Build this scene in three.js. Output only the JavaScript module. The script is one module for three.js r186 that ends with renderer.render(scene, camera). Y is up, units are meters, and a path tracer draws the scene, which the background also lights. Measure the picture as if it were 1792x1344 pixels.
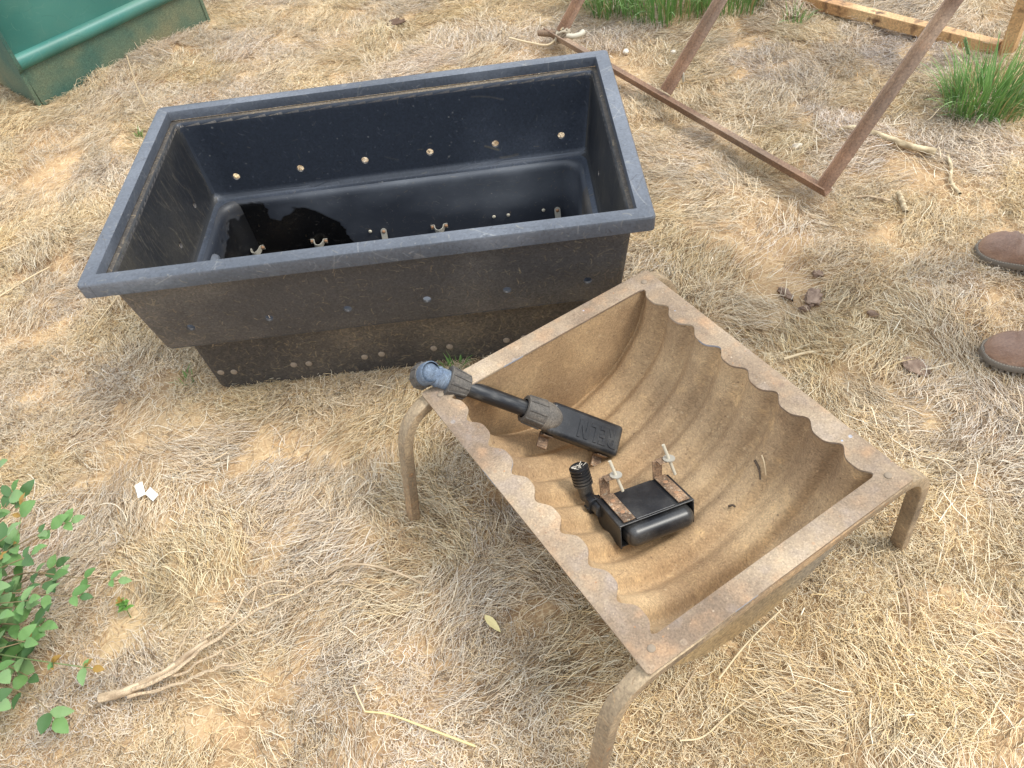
import * as THREE from 'three';
import { mergeGeometries, mergeVertices, toCreasedNormals } from 'three/addons/utils/BufferGeometryUtils.js';
import { RoundedBoxGeometry } from 'three/addons/geometries/RoundedBoxGeometry.js';
import { TextGeometry } from 'three/addons/geometries/TextGeometry.js';
import { FontLoader } from 'three/addons/loaders/FontLoader.js';
import { MarchingCubes } from 'three/addons/objects/MarchingCubes.js';
import { Brush, Evaluator, SUBTRACTION } from 'three-bvh-csg';
import { createNoise2D, createNoise3D } from 'simplex-noise';

// ───────────────────────── camera, sky, sun, exposure
const scene = new THREE.Scene();
const camera = new THREE.PerspectiveCamera(51.24, 1024 / 768, 0.05, 400);
camera.position.set(0, 1.55, 0);
camera.up.set(0.158, 0.659, -0.735);
camera.lookAt(0, 1.55 - 0.7446, -0.6675);
const renderer = new THREE.WebGLRenderer({ antialias: true });
renderer.toneMapping = THREE.LinearToneMapping;
renderer.toneMappingExposure = 2.1;
renderer.shadowMap.enabled = true;
{ // thin bright overcast: blue-white air with soft cloud, a little brighter round the veiled sun
  const w = 512, h = 256, d = new Float32Array(w * h * 4), n3 = createNoise3D(rng(5));
  const sd = new THREE.Vector3(0.62, 1.0, 0.16).normalize();
  for (let j = 0; j < h; j++) for (let i = 0; i < w; i++) {
    const th = (j + 0.5) / h * Math.PI, ph = (i + 0.5) / w * 2 * Math.PI;
    const y = -Math.cos(th), x = Math.sin(th) * Math.cos(ph - Math.PI), z = Math.sin(th) * Math.sin(ph - Math.PI);
    const c = 0.5 + 0.5 * (n3(x * 2, y * 3, z * 2) * 0.6 + n3(x * 5, y * 7, z * 5) * 0.3 + n3(x * 11, y * 14, z * 11) * 0.12);
    const g = Math.max(0, x * sd.x + y * sd.y + z * sd.z), glow = 0.35 * Math.pow(g, 8);
    const k = (0.46 + 0.25 * c) * (0.75 + 0.75 * Math.max(0, y)) + glow, o = (j * w + i) * 4;
    d[o] = k * (0.78 + 0.2 * c); d[o + 1] = k * (0.93 + 0.06 * c); d[o + 2] = k * (1.14 - 0.14 * c); d[o + 3] = 1;
  }
  const t = new THREE.DataTexture(d, w, h, THREE.RGBAFormat, THREE.FloatType);
  t.mapping = THREE.EquirectangularReflectionMapping; t.magFilter = THREE.LinearFilter; t.minFilter = THREE.LinearFilter; t.needsUpdate = true;
  scene.background = t; scene.environment = t;
  const sun = new THREE.DirectionalLight(new THREE.Color(1, 0.95, 0.86), 1.4);
  sun.name = 'sun'; sun.position.copy(sd).multiplyScalar(12); sun.castShadow = true; sun.shadow.radius = 38;
  sun.shadow.mapSize.set(4096, 4096);
  Object.assign(sun.shadow.camera, { left: -6, right: 6, top: 6, bottom: -6, near: 1, far: 30 });
  sun.target.position.set(0, 0, -1.8); sun.position.add(sun.target.position);
  scene.add(sun, sun.target);
}

// ───────────────────────── helpers
function rng(a) { return () => { a = (a + 0x6d2b79f5) | 0; let t = Math.imul(a ^ (a >>> 15), 1 | a); t = (t + Math.imul(t ^ (t >>> 7), 61 | t)) ^ t; return ((t ^ (t >>> 14)) >>> 0) / 4294967296; }; }
const R = rng(77), rr = (a, b, r = R) => a + (b - a) * r();
const V = (x, y, z) => new THREE.Vector3(x, y, z);
const nA = createNoise2D(rng(11)), nB = createNoise2D(rng(12)), nC = createNoise2D(rng(13));
const clamp = (x, a = 0, b = 1) => Math.min(b, Math.max(a, x)), sstep = (a, b, x) => { const t = clamp((x - a) / (b - a)); return t * t * (3 - 2 * t); };
const names = {};
function numbered(n) { names[n] = (names[n] ?? -1) + 1; return names[n] ? n + '_' + String(names[n]).padStart(3, '0') : n; }
function obj(name, geo, m, parent) {
  const o = new THREE.Mesh(Array.isArray(geo) ? merge(geo) : geo, m);
  o.castShadow = o.receiveShadow = true; o.name = parent ? name : numbered(name); (parent || scene).add(o); return o;
}
function merge(list) {
  return mergeGeometries(list.map((g) => { g = g.index ? g.toNonIndexed() : g; for (const k of Object.keys(g.attributes)) if (!['position', 'normal', 'uv'].includes(k)) g.deleteAttribute(k); if (!g.attributes.uv) boxUV(g); g.clearGroups(); return g; }));
}
function thing(name, label, category, p = [0, 0, 0], turn = 0, group) {
  const o = new THREE.Group(); o.name = numbered(name); o.position.set(...p); o.rotation.y = turn; scene.add(o);
  return tag(o, label, category, group);
}
function tag(o, label, category, group) { o.userData.label = label; o.userData.category = category; if (group) o.userData.group = group; return o; }
function boxUV(g, s = 1) { // metres, by the face's dominant axis
  if (!g.attributes.normal) g.computeVertexNormals();
  const p = g.attributes.position, n = g.attributes.normal, uv = new Float32Array(p.count * 2);
  for (let i = 0; i < p.count; i++) {
    const x = Math.abs(n.getX(i)), y = Math.abs(n.getY(i)), z = Math.abs(n.getZ(i));
    const [a, b] = y >= x && y >= z ? [p.getX(i), p.getZ(i)] : x > z ? [p.getZ(i), p.getY(i)] : [p.getX(i), p.getY(i)];
    uv[2 * i] = a * s; uv[2 * i + 1] = b * s;
  }
  g.setAttribute('uv', new THREE.BufferAttribute(uv, 2)); return g;
}
const box = (w, h, d, x = 0, y = 0, z = 0, r = 0.002) => { const g = new RoundedBoxGeometry(w, h, d, 2, Math.min(r, w / 2.1, h / 2.1, d / 2.1)); g.deleteAttribute('uv'); g.translate(x, y, z); return boxUV(g); };
const cyl = (r0, r1, h, n = 20) => new THREE.CylinderGeometry(r0, r1, h, n);
function along(g, a, b) { // geometry built along +y from 0, turned to run from a towards b
  const q = new THREE.Quaternion().setFromUnitVectors(V(0, 1, 0), b.clone().sub(a).normalize());
  g.applyQuaternion(q); g.translate(a.x, a.y, a.z); return g;
}
function rod(a, b, r0, r1 = r0, n = 12) { const h = a.distanceTo(b), g = cyl(r1, r0, h, n); g.translate(0, h / 2, 0); return along(g, a, b); }
function lathe(pts, n = 28) { return new THREE.LatheGeometry(pts.map((p) => new THREE.Vector2(p[0], p[1])), n); }
function tube(pts, r0, r1 = r0, seg = 24, n = 7, wob = 0) { // tapered tube
  const c = new THREE.CatmullRomCurve3(pts.map((p) => (p.isVector3 ? p : V(...p)))), g = new THREE.TubeGeometry(c, seg, 1, n), P = g.attributes.position;
  for (let i = 0; i <= seg; i++) {
    const q = c.getPointAt(i / seg), k = (r0 + (r1 - r0) * i / seg) * (1 + wob * nA(i * 0.7, r0 * 900));
    for (let j = 0; j <= n; j++) { const m = i * (n + 1) + j; P.setXYZ(m, q.x + (P.getX(m) - q.x) * k, q.y + (P.getY(m) - q.y) * k, q.z + (P.getZ(m) - q.z) * k); }
  }
  return g;
}
// textures
function canvas(w, h = w) { const c = document.createElement('canvas'); c.width = w; c.height = h; return c; }
const css = (c, a = 1) => `rgba(${c[0] | 0},${c[1] | 0},${c[2] | 0},${a})`;
function asTex(c, srgb = true, rep = 1) {
  const t = new THREE.CanvasTexture(c); t.wrapS = t.wrapT = THREE.RepeatWrapping; t.magFilter = THREE.LinearFilter;
  if (srgb) t.colorSpace = THREE.SRGBColorSpace; if (Array.isArray(rep)) t.repeat.set(...rep); else t.repeat.set(rep, rep); return t;
}
function lattice(seed, n) { const r = rng(seed), a = new Float32Array(n * n); for (let i = 0; i < n * n; i++) a[i] = r(); return (x, y) => { // periodic value noise, x and y in 0..1
  x *= n; y *= n; let i = Math.floor(x), j = Math.floor(y), u = x - i, v = y - j; u = u * u * (3 - 2 * u); v = v * v * (3 - 2 * v);
  i = ((i % n) + n) % n; j = ((j % n) + n) % n; const i1 = (i + 1) % n, j1 = (j + 1) % n;
  return (a[j * n + i] * (1 - u) + a[j * n + i1] * u) * (1 - v) + (a[j1 * n + i] * (1 - u) + a[j1 * n + i1] * u) * v; }; }
function fbm(seed, n0, oct, gain = 0.5) { const L = []; for (let o = 0; o < oct; o++) L.push(lattice(seed + o * 17, n0 << o)); let tot = 0, g = 1; for (let o = 0; o < oct; o++) { tot += g; g *= gain; }
  const S = 512, F = new Float32Array(S * S); for (let j = 0; j < S; j++) for (let i = 0; i < S; i++) { let s = 0, k = 1; for (const l of L) { s += k * l(i / S, j / S); k *= gain; } F[j * S + i] = s / tot; }
  return (x, y) => { x = (x - Math.floor(x)) * S; y = (y - Math.floor(y)) * S; const i = x | 0, j = y | 0, u = x - i, v = y - j, i1 = (i + 1) % S, j0 = (j % S) * S, j1 = ((j + 1) % S) * S, i0 = i % S; return (F[j0 + i0] * (1 - u) + F[j0 + i1] * u) * (1 - v) + (F[j1 + i0] * (1 - u) + F[j1 + i1] * u) * v; }; }
function paint(c, fn) { // fn(u, v) -> [r, g, b] sRGB bytes, computed at half size on big canvases and drawn up
  const k = c.width >= 1024 ? 2 : 1, w = c.width / k, h = c.height / k, q = k > 1 ? canvas(w, h) : c, x = q.getContext('2d'), im = x.createImageData(w, h), d = im.data;
  for (let j = 0, o = 0; j < h; j++) for (let i = 0; i < w; i++, o += 4) { const p = fn(i / w, j / h); d[o] = p[0]; d[o + 1] = p[1]; d[o + 2] = p[2]; d[o + 3] = 255; }
  x.putImageData(im, 0, 0); if (k > 1) c.getContext('2d').drawImage(q, 0, 0, c.width, c.height); return c;
}
const mix3 = (a, b, t) => [a[0] + (b[0] - a[0]) * t, a[1] + (b[1] - a[1]) * t, a[2] + (b[2] - a[2]) * t];
function strokes(c, n, len, wid, cols, seed, alpha = [0.2, 0.7], angle = null, curl = 0.5, where) { // dust fibres and scratches, wrapping at the edges
  const x = c.getContext('2d'), r = rng(seed), W = c.width, H = c.height; x.lineCap = 'round';
  for (let i = 0; i < n; i++) {
    const px = r() * W, py = r() * H; if (where && r() > where(px / W, py / H)) { continue; }
    const a = angle === null ? r() * 6.283 : angle + (r() - 0.5) * 0.9, l = len[0] + (len[1] - len[0]) * r(), k = (r() - 0.5) * curl * l;
    const dx = Math.cos(a) * l, dy = Math.sin(a) * l; x.strokeStyle = css(cols[(r() * cols.length) | 0], alpha[0] + (alpha[1] - alpha[0]) * r()); x.lineWidth = wid[0] + (wid[1] - wid[0]) * r();
    for (const ox of [0, W, -W]) for (const oy of [0, H, -H]) {
      if (Math.max(px + ox, px + dx + ox) < -9 || Math.min(px + ox, px + dx + ox) > W + 9 || Math.max(py + oy, py + dy + oy) < -9 || Math.min(py + oy, py + dy + oy) > H + 9) continue;
      x.beginPath(); x.moveTo(px + ox, py + oy); x.quadraticCurveTo(px + dx / 2 - dy / l * k + ox, py + dy / 2 + dx / l * k + oy, px + dx + ox, py + dy + oy); x.stroke();
    }
  }
  return c;
}
function specks(c, n, rad, cols, seed, alpha = 0.8) { const x = c.getContext('2d'), r = rng(seed); for (let i = 0; i < n; i++) { x.fillStyle = css(cols[(r() * cols.length) | 0], alpha * r()); x.beginPath(); x.arc(r() * c.width, r() * c.height, rad[0] + (rad[1] - rad[0]) * r() * r(), 0, 7); x.fill(); } return c; }
function grain(c, amp, seed, coarse = 0.5) { // fine speckle of the material itself: every pixel, and every patch of 2 to 3 pixels, a little lighter or darker
  const x = c.getContext('2d'), W = c.width, H = c.height, im = x.getImageData(0, 0, W, H), d = im.data, r = rng(seed), w3 = Math.ceil(W / 3), t = new Float32Array(w3 * Math.ceil(H / 3)); for (let i = 0; i < t.length; i++) t[i] = r() + r() - 1;
  for (let j = 0, o = 0; j < H; j++) for (let i = 0; i < W; i++, o += 4) { const k = 1 + amp * ((r() + r() - 1) * (1 - coarse) + coarse * 1.4 * t[((j / 3) | 0) * w3 + ((i / 3) | 0)]); d[o] *= k; d[o + 1] *= k; d[o + 2] *= k; }
  x.putImageData(im, 0, 0); return c;
}
function mat(o) { const m = new THREE.MeshPhysicalMaterial({ roughness: 0.8, metalness: 0, side: THREE.DoubleSide, ...o }); return m; }
const rgb = (r, g, b) => new THREE.Color().setRGB(r, g, b);

// ───────────────────────── materials
const M = {};
{ // bare soil under the straw
  const a = fbm(1, 4, 7, 0.62), b = fbm(31, 3, 4), c = canvas(1024);
  paint(c, (u, v) => { const t = a(u, v), s = b(u, v); return mix3(mix3([138, 110, 80], [192, 160, 120], clamp((t - 0.28) * 2.2)), [192, 167, 130], clamp((s - 0.45) * 3)); });
  strokes(c, 34000, [6, 34], [0.6, 1.4], [[214, 188, 146], [180, 146, 104], [230, 210, 172], [132, 100, 68], [200, 170, 126]], 3, [0.3, 0.85], null, 0.9);
  specks(c, 2500, [0.6, 2.6], [[90, 62, 40], [226, 200, 160], [150, 110, 70]], 4);
  const h = paint(canvas(512), (u, v) => { const t = 255 * a(u, v); return [t, t, t]; });
  M.soil = mat({ map: asTex(c, true, 1 / 1.3), bumpMap: asTex(h, false, 1 / 1.3), bumpScale: 0.02, roughness: 1 });
}
{ // black moulded polyethylene
  const n = fbm(101, 6, 5), big = fbm(131, 2, 3);
  const dust = [[150, 128, 96], [128, 112, 90], [176, 156, 120], [100, 88, 74]];
  const out = paint(canvas(1024), (u, v) => mix3([72, 69, 68], [134, 126, 115], clamp((n(u, v) * 0.5 + big(u, v) * 0.5 - 0.36) * 2.6)));
  strokes(out, 20000, [3, 17], [0.8, 1.8], dust, 5, [0.15, 0.55], null, 0.6, (u, v) => 0.25 + 1.4 * clamp(big(u, v) - 0.35)); specks(out, 2200, [0.4, 1.3], dust, 6, 0.7);
  const low = paint(canvas(1024), (u, v) => mix3([72, 67, 62], [146, 131, 110], clamp((n(u, v) * 0.6 + big(v, u) * 0.4 - 0.32) * 2.2)));
  strokes(low, 14000, [3, 17], [0.8, 1.8], [[166, 142, 104], [142, 122, 92], [190, 166, 124], [92, 80, 66]], 7, [0.12, 0.5], null, 0.6);
  const inn = paint(canvas(1024), (u, v) => mix3([40, 45, 54], [92, 98, 109], clamp((n(u, v) * 0.4 + big(u, v) * 0.6 - 0.4) * 2.4)));
  strokes(inn, 2200, [2, 11], [0.7, 1.6], [[130, 130, 130], [100, 104, 112], [150, 134, 106]], 8, [0.08, 0.4], null, 0.5); strokes(inn, 60, [20, 60], [1.5, 5], [[128, 112, 84], [110, 100, 82]], 57, [0.15, 0.5], 0, 0.2); specks(inn, 1800, [0.6, 2], [[160, 156, 146], [116, 118, 122]], 9, 0.6);
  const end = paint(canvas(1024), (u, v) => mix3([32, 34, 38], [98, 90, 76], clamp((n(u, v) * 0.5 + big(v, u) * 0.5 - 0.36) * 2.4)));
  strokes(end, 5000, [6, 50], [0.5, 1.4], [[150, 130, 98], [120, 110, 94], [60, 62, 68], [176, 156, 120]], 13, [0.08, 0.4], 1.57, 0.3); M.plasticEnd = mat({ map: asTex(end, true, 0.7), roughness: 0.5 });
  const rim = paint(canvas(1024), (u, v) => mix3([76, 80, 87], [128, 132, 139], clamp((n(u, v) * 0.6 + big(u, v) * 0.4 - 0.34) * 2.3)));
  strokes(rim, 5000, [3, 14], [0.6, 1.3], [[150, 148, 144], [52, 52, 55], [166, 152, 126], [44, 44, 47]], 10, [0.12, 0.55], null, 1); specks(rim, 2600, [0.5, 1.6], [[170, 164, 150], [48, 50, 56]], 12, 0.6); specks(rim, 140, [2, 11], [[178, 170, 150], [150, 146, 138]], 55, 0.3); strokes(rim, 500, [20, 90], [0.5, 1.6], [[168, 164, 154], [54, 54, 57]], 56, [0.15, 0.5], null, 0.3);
  const bump = paint(canvas(512), (u, v) => { const t = 255 * n(u, v); return [t, t, t]; }), bt = asTex(bump, false, 1.4);
  grain(out, 0.22, 1); grain(low, 0.26, 2); grain(inn, 0.16, 3); grain(rim, 0.12, 4); grain(end, 0.2, 5);
  M.plasticOut = mat({ map: asTex(out, true, 0.75), roughness: 0.62, bumpMap: bt, bumpScale: 0.003 });
  M.plasticLow = mat({ map: asTex(low, true, 0.66), roughness: 0.85, bumpMap: bt, bumpScale: 0.003 });
  M.plasticIn = mat({ map: asTex(inn, true, 0.6), roughness: 0.4, bumpMap: bt, bumpScale: 0.0012 });
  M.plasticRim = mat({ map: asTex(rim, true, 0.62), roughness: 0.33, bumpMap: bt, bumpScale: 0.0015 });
  // the inside of the lower basin, unrolled: u once round from the back left corner, v from the ledge to the middle of the floor; a wet patch with a ragged edge on the back wall
  const W = 2048, H = 512, bas = canvas(W, H), ro = canvas(W, H), e = fbm(171, 16, 5, 0.8), per = PERIM();
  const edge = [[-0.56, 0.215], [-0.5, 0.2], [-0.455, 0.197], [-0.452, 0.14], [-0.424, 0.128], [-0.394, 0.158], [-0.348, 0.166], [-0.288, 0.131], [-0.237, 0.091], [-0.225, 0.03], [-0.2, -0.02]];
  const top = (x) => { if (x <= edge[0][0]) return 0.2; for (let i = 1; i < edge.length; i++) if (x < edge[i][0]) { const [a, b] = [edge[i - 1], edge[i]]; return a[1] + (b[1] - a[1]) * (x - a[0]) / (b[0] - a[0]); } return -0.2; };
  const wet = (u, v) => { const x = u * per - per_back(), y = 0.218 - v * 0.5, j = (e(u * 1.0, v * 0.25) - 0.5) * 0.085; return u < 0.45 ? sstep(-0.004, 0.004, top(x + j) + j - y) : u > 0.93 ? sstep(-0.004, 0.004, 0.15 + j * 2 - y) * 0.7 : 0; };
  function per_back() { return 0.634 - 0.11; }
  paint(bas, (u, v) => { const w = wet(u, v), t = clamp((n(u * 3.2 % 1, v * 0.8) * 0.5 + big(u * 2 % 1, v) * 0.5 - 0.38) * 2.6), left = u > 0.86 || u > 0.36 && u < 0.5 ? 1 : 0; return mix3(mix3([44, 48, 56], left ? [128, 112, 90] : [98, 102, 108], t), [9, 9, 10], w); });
  strokes(bas, 3000, [3, 12], [0.5, 1.1], [[150, 144, 130], [110, 104, 96], [150, 122, 84]], 21, [0.15, 0.55]); specks(bas, 2600, [0.5, 1.5], [[190, 180, 160], [120, 112, 100]], 22, 0.7);
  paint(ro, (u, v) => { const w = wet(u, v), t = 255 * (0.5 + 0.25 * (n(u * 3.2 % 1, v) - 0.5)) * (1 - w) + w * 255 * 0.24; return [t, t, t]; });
  M.basin = mat({ map: asTex(bas, true, 1), roughnessMap: asTex(ro, false, 1), roughness: 1 });
}
function PERIM() { return 2 * (1.268 - 0.22 + 0.762 - 0.22); }
{ // dirty rusted steel of the corrugated trough
  const a = fbm(201, 5, 6, 0.58), b = fbm(231, 2, 4), d = fbm(261, 30, 3);
  const inn = paint(canvas(1024), (u, v) => { const t = a(u, v), s = b(u, v), k = d(u, v); let c = mix3([146, 121, 92], [192, 165, 128], clamp((t - 0.3) * 2.4)); c = mix3(c, [184, 146, 98], clamp((s - 0.52) * 3) * 0.4); c = mix3(c, [118, 94, 70], clamp((0.42 - s) * 3) * 0.35); return mix3(c, [214, 180, 132], clamp((k - 0.66) * 2.4)); });
  strokes(inn, 5000, [3, 14], [0.5, 1.2], [[88, 66, 46], [206, 172, 122], [130, 96, 62], [222, 196, 150]], 31, [0.1, 0.5]); specks(inn, 1800, [0.5, 2.4], [[70, 52, 38], [220, 192, 150], [96, 72, 50]], 32, 0.6);
  const fl = paint(canvas(1024), (u, v) => { const t = a(v, u), s = b(v, u), k = d(v, u); let c = mix3([124, 105, 86], [176, 156, 130], clamp((t - 0.3) * 2.2)); c = mix3(c, [190, 146, 106], clamp((k - 0.55) * 2.2) * 0.6); c = mix3(c, [150, 138, 132], clamp((0.45 - k) * 2) * 0.6); return s > 0.72 && t > 0.56 ? mix3(c, [146, 156, 174], 0.7) : c; });
  specks(fl, 3600, [0.6, 2.2], [[214, 184, 148], [118, 88, 66], [172, 112, 66], [222, 206, 184]], 33, 0.6); specks(fl, 60, [2, 7], [[146, 160, 184], [164, 174, 192]], 34, 1); strokes(fl, 1600, [2, 9], [0.6, 1.2], [[104, 78, 58], [220, 200, 170]], 35, [0.1, 0.4]);
  const out = paint(canvas(512), (u, v) => { const t = a(u, v), s = b(u, v); return mix3(mix3([138, 112, 74], [178, 150, 104], clamp((t - 0.3) * 2)), [126, 124, 120], clamp((s - 0.5) * 5) * 0.6); });
  const hb = paint(canvas(512), (u, v) => { const t = 255 * (0.7 * a(u, v) + 0.3 * d(u, v)); return [t, t, t]; }), ht = asTex(hb, false, 2);
  const leg = paint(canvas(512), (u, v) => { const t = a(u, v), s = b(v, u); return mix3(mix3([118, 101, 80], [182, 161, 130], clamp((t - 0.3) * 2.2)), [182, 140, 96], clamp((s - 0.54) * 3) * 0.5); });
  strokes(leg, 1800, [3, 14], [0.6, 1.3], [[214, 188, 144], [96, 74, 54], [186, 132, 74]], 36, [0.15, 0.5]);
  specks(inn, 900, [1, 4], [[92, 74, 58], [210, 190, 156]], 52, 0.5); strokes(inn, 2400, [6, 40], [0.5, 1.4], [[96, 78, 60], [208, 184, 146]], 53, [0.08, 0.4], null, 1.3); grain(inn, 0.17, 6, 0.5); specks(fl, 220, [3, 12], [[112, 92, 74], [196, 180, 156], [170, 124, 88]], 54, 0.35); grain(fl, 0.16, 7, 0.5); grain(out, 0.25, 8); specks(leg, 260, [1, 6], [[150, 104, 66], [96, 80, 62], [204, 184, 150]], 61, 0.5); grain(leg, 0.2, 9, 0.5);
  M.troughIn = mat({ map: asTex(inn, true, 1.05), roughness: 0.95, bumpMap: ht, bumpScale: 0.0012 });
  M.flange = mat({ map: asTex(fl, true, 1.1), roughness: 0.85, bumpMap: ht, bumpScale: 0.0012 });
  M.troughOut = mat({ map: asTex(out, true, 1.2), roughness: 0.85, bumpMap: ht, bumpScale: 0.0015 });
  M.leg = mat({ map: asTex(leg, true, 1.4), roughness: 0.85, bumpMap: ht, bumpScale: 0.0015 });
  const bar = paint(canvas(512), (u, v) => { const t = a(u, v), s = b(u, v), k = d(u, v); return mix3(mix3([106, 87, 73], [160, 136, 114], clamp((t - 0.3) * 2.3)), [166, 120, 88], clamp((s - 0.52) * 4) * 0.35 + clamp((k - 0.68) * 3) * 0.4); });
  grain(bar, 0.2, 10, 0.5); M.rustBar = mat({ map: asTex(bar, true, 1.2), roughness: 0.82, bumpMap: ht, bumpScale: 0.002 });
  const og = paint(canvas(512), (u, v) => { const t = a(u, v), s = b(v, u), k = d(u, v); return mix3(mix3([176, 134, 90], [214, 180, 132], clamp((t - 0.3) * 2.2)), [82, 58, 40], clamp((k - 0.62) * 4) * 0.9); });
  grain(og, 0.18, 14, 0.5); M.orangeBar = mat({ map: asTex(og, true, 1.2), roughness: 0.6, bumpMap: ht, bumpScale: 0.002 });
  const br = paint(canvas(256), (u, v) => { const t = a(u, v), s = d(u, v); return mix3(mix3([92, 74, 58], [164, 132, 102], clamp((t - 0.3) * 2.2)), [160, 150, 132], clamp((s - 0.62) * 4)); });
  grain(br, 0.35, 11, 0.6); M.rustBracket = mat({ map: asTex(br, true, 6), roughness: 0.8 });
}
{
  const a = fbm(301, 5, 5), b = fbm(331, 3, 3), g = canvas(1024);
  paint(g, (u, v) => mix3(mix3([46, 106, 97], [88, 142, 130], clamp((b(u, v) - 0.3) * 1.8)), [130, 142, 122], clamp((a(u, v) - 0.5) * 2) * 0.5)); strokes(g, 1500, [6, 50], [0.8, 2], [[130, 150, 134], [40, 90, 84]], 58, [0.1, 0.4]);
  M.green = mat({ map: asTex(g, true, 1), roughness: 0.45 });
  const gd = paint(canvas(1024), (u, v) => mix3([46, 88, 80], [130, 122, 90], clamp((a(u, v) * 0.6 + b(u, v) * 0.4 - 0.36) * 2.6)));
  strokes(gd, 5000, [4, 24], [0.5, 1.3], [[150, 128, 88], [110, 104, 76], [54, 92, 82]], 41, [0.1, 0.45]);
  grain(gd, 0.25, 15); M.greenDirty = mat({ map: asTex(gd, true, 1), roughness: 0.7 });
  const le = paint(canvas(512), (u, v) => mix3([128, 98, 80], [192, 160, 138], clamp((a(u, v) * 0.7 + b(u, v) * 0.3 - 0.32) * 2.3)));
  strokes(le, 700, [4, 30], [0.6, 1.4], [[62, 40, 34], [158, 124, 104]], 42, [0.1, 0.35], null, 1.2);
  grain(le, 0.12, 16); M.leather = mat({ map: asTex(le, true, 2), roughness: 0.5, bumpMap: asTex(paint(canvas(256), (u, v) => { const t = 255 * a(u, v); return [t, t, t]; }), false, 7), bumpScale: 0.004 });
  M.sole = mat({ color: rgb(0.19, 0.16, 0.125), roughness: 0.95 });
  const bk = paint(canvas(512), (u, v) => mix3([30, 31, 34], [84, 82, 78], clamp((a(u, v) - 0.42) * 2.6)));
  specks(bk, 700, [0.4, 1.3], [[170, 150, 116], [120, 110, 96]], 43, 0.6); strokes(bk, 500, [3, 12], [0.4, 0.9], [[150, 134, 108], [96, 92, 88]], 44, [0.1, 0.45]);
  grain(bk, 0.3, 12); M.blackPart = mat({ map: asTex(bk, true, 3), roughness: 0.34 });
  const gk = paint(canvas(512), (u, v) => mix3([66, 63, 60], [142, 132, 118], clamp((a(u, v) - 0.32) * 2.4)));
  strokes(gk, 900, [3, 12], [0.4, 1], [[150, 134, 108], [60, 56, 52]], 45, [0.1, 0.45]);
  grain(gk, 0.3, 13); M.greyPart = mat({ map: asTex(gk, true, 3), roughness: 0.75 });
  const bl = paint(canvas(256), (u, v) => mix3([84, 98, 116], [130, 140, 150], clamp((a(u, v) - 0.32) * 2.4))); specks(bl, 260, [0.4, 1.4], [[160, 150, 130], [60, 70, 84]], 46, 0.6);
  grain(bl, 0.25, 18); M.bluePart = mat({ map: asTex(bl, true, 6), roughness: 0.7 });
  const wo = paint(canvas(512), (u, v) => mix3([154, 132, 106], [208, 186, 154], clamp((a(u * 0.5, v) - 0.3) * 2.3))); strokes(wo, 1200, [8, 40], [0.5, 1.2], [[96, 72, 52], [204, 178, 138]], 47, [0.15, 0.5], 0);
  grain(wo, 0.35, 17, 0.6); M.deadWood = mat({ map: asTex(wo, true, [3, 1]), roughness: 0.95 });
  const gw = paint(canvas(256), (u, v) => mix3([150, 132, 104], [214, 196, 160], clamp((a(u, v) - 0.3) * 2.3)));
  M.paleWood = mat({ map: asTex(gw, true, [3, 1]), roughness: 0.95 });
  const du = paint(canvas(256), (u, v) => mix3([124, 102, 86], [182, 156, 134], clamp((a(u, v) - 0.3) * 2.3)));
  M.dung = mat({ map: asTex(du, true, 9), roughness: 1, bumpMap: asTex(paint(canvas(256), (u, v) => { const t = 255 * a(u, v); return [t, t, t]; }), false, 14), bumpScale: 0.006 });
}
M.galv = mat({ color: rgb(0.48, 0.45, 0.38), roughness: 0.45, metalness: 0.4 });
M.rustyBolt = mat({ color: rgb(0.36, 0.2, 0.11), roughness: 0.9 });
M.boltTan = mat({ color: rgb(0.27, 0.21, 0.15), roughness: 0.9 });
M.white = mat({ color: rgb(0.54, 0.49, 0.38), roughness: 0.6 });
M.paper = mat({ color: rgb(0.8, 0.78, 0.72), roughness: 0.9 });
M.stone = mat({ color: rgb(0.66, 0.6, 0.5), roughness: 1 });
M.rope = mat({ color: rgb(0.4, 0.34, 0.25), roughness: 1 });
M.leaf = [[0.10, 0.22, 0.05], [0.15, 0.29, 0.08], [0.065, 0.15, 0.04], [0.20, 0.33, 0.12], [0.34, 0.2, 0.035]].map((c) => mat({ color: rgb(...c), roughness: 0.68, transmission: 0.25, thickness: 0 }));
M.stem = mat({ color: rgb(0.22, 0.16, 0.08), roughness: 0.9 });
M.greenStem = mat({ color: rgb(0.16, 0.22, 0.08), roughness: 0.8 });
M.blade = mat({ color: rgb(1, 1, 1), vertexColors: true, roughness: 0.7, transmission: 0.3, thickness: 0 });
M.straw = mat({ color: rgb(1, 1, 1), vertexColors: true, roughness: 0.9 });
M.strawPale = mat({ color: rgb(0.66, 0.52, 0.32), roughness: 0.8 });
M.strawYellow = mat({ color: rgb(0.7, 0.58, 0.27), roughness: 0.7 });

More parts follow.
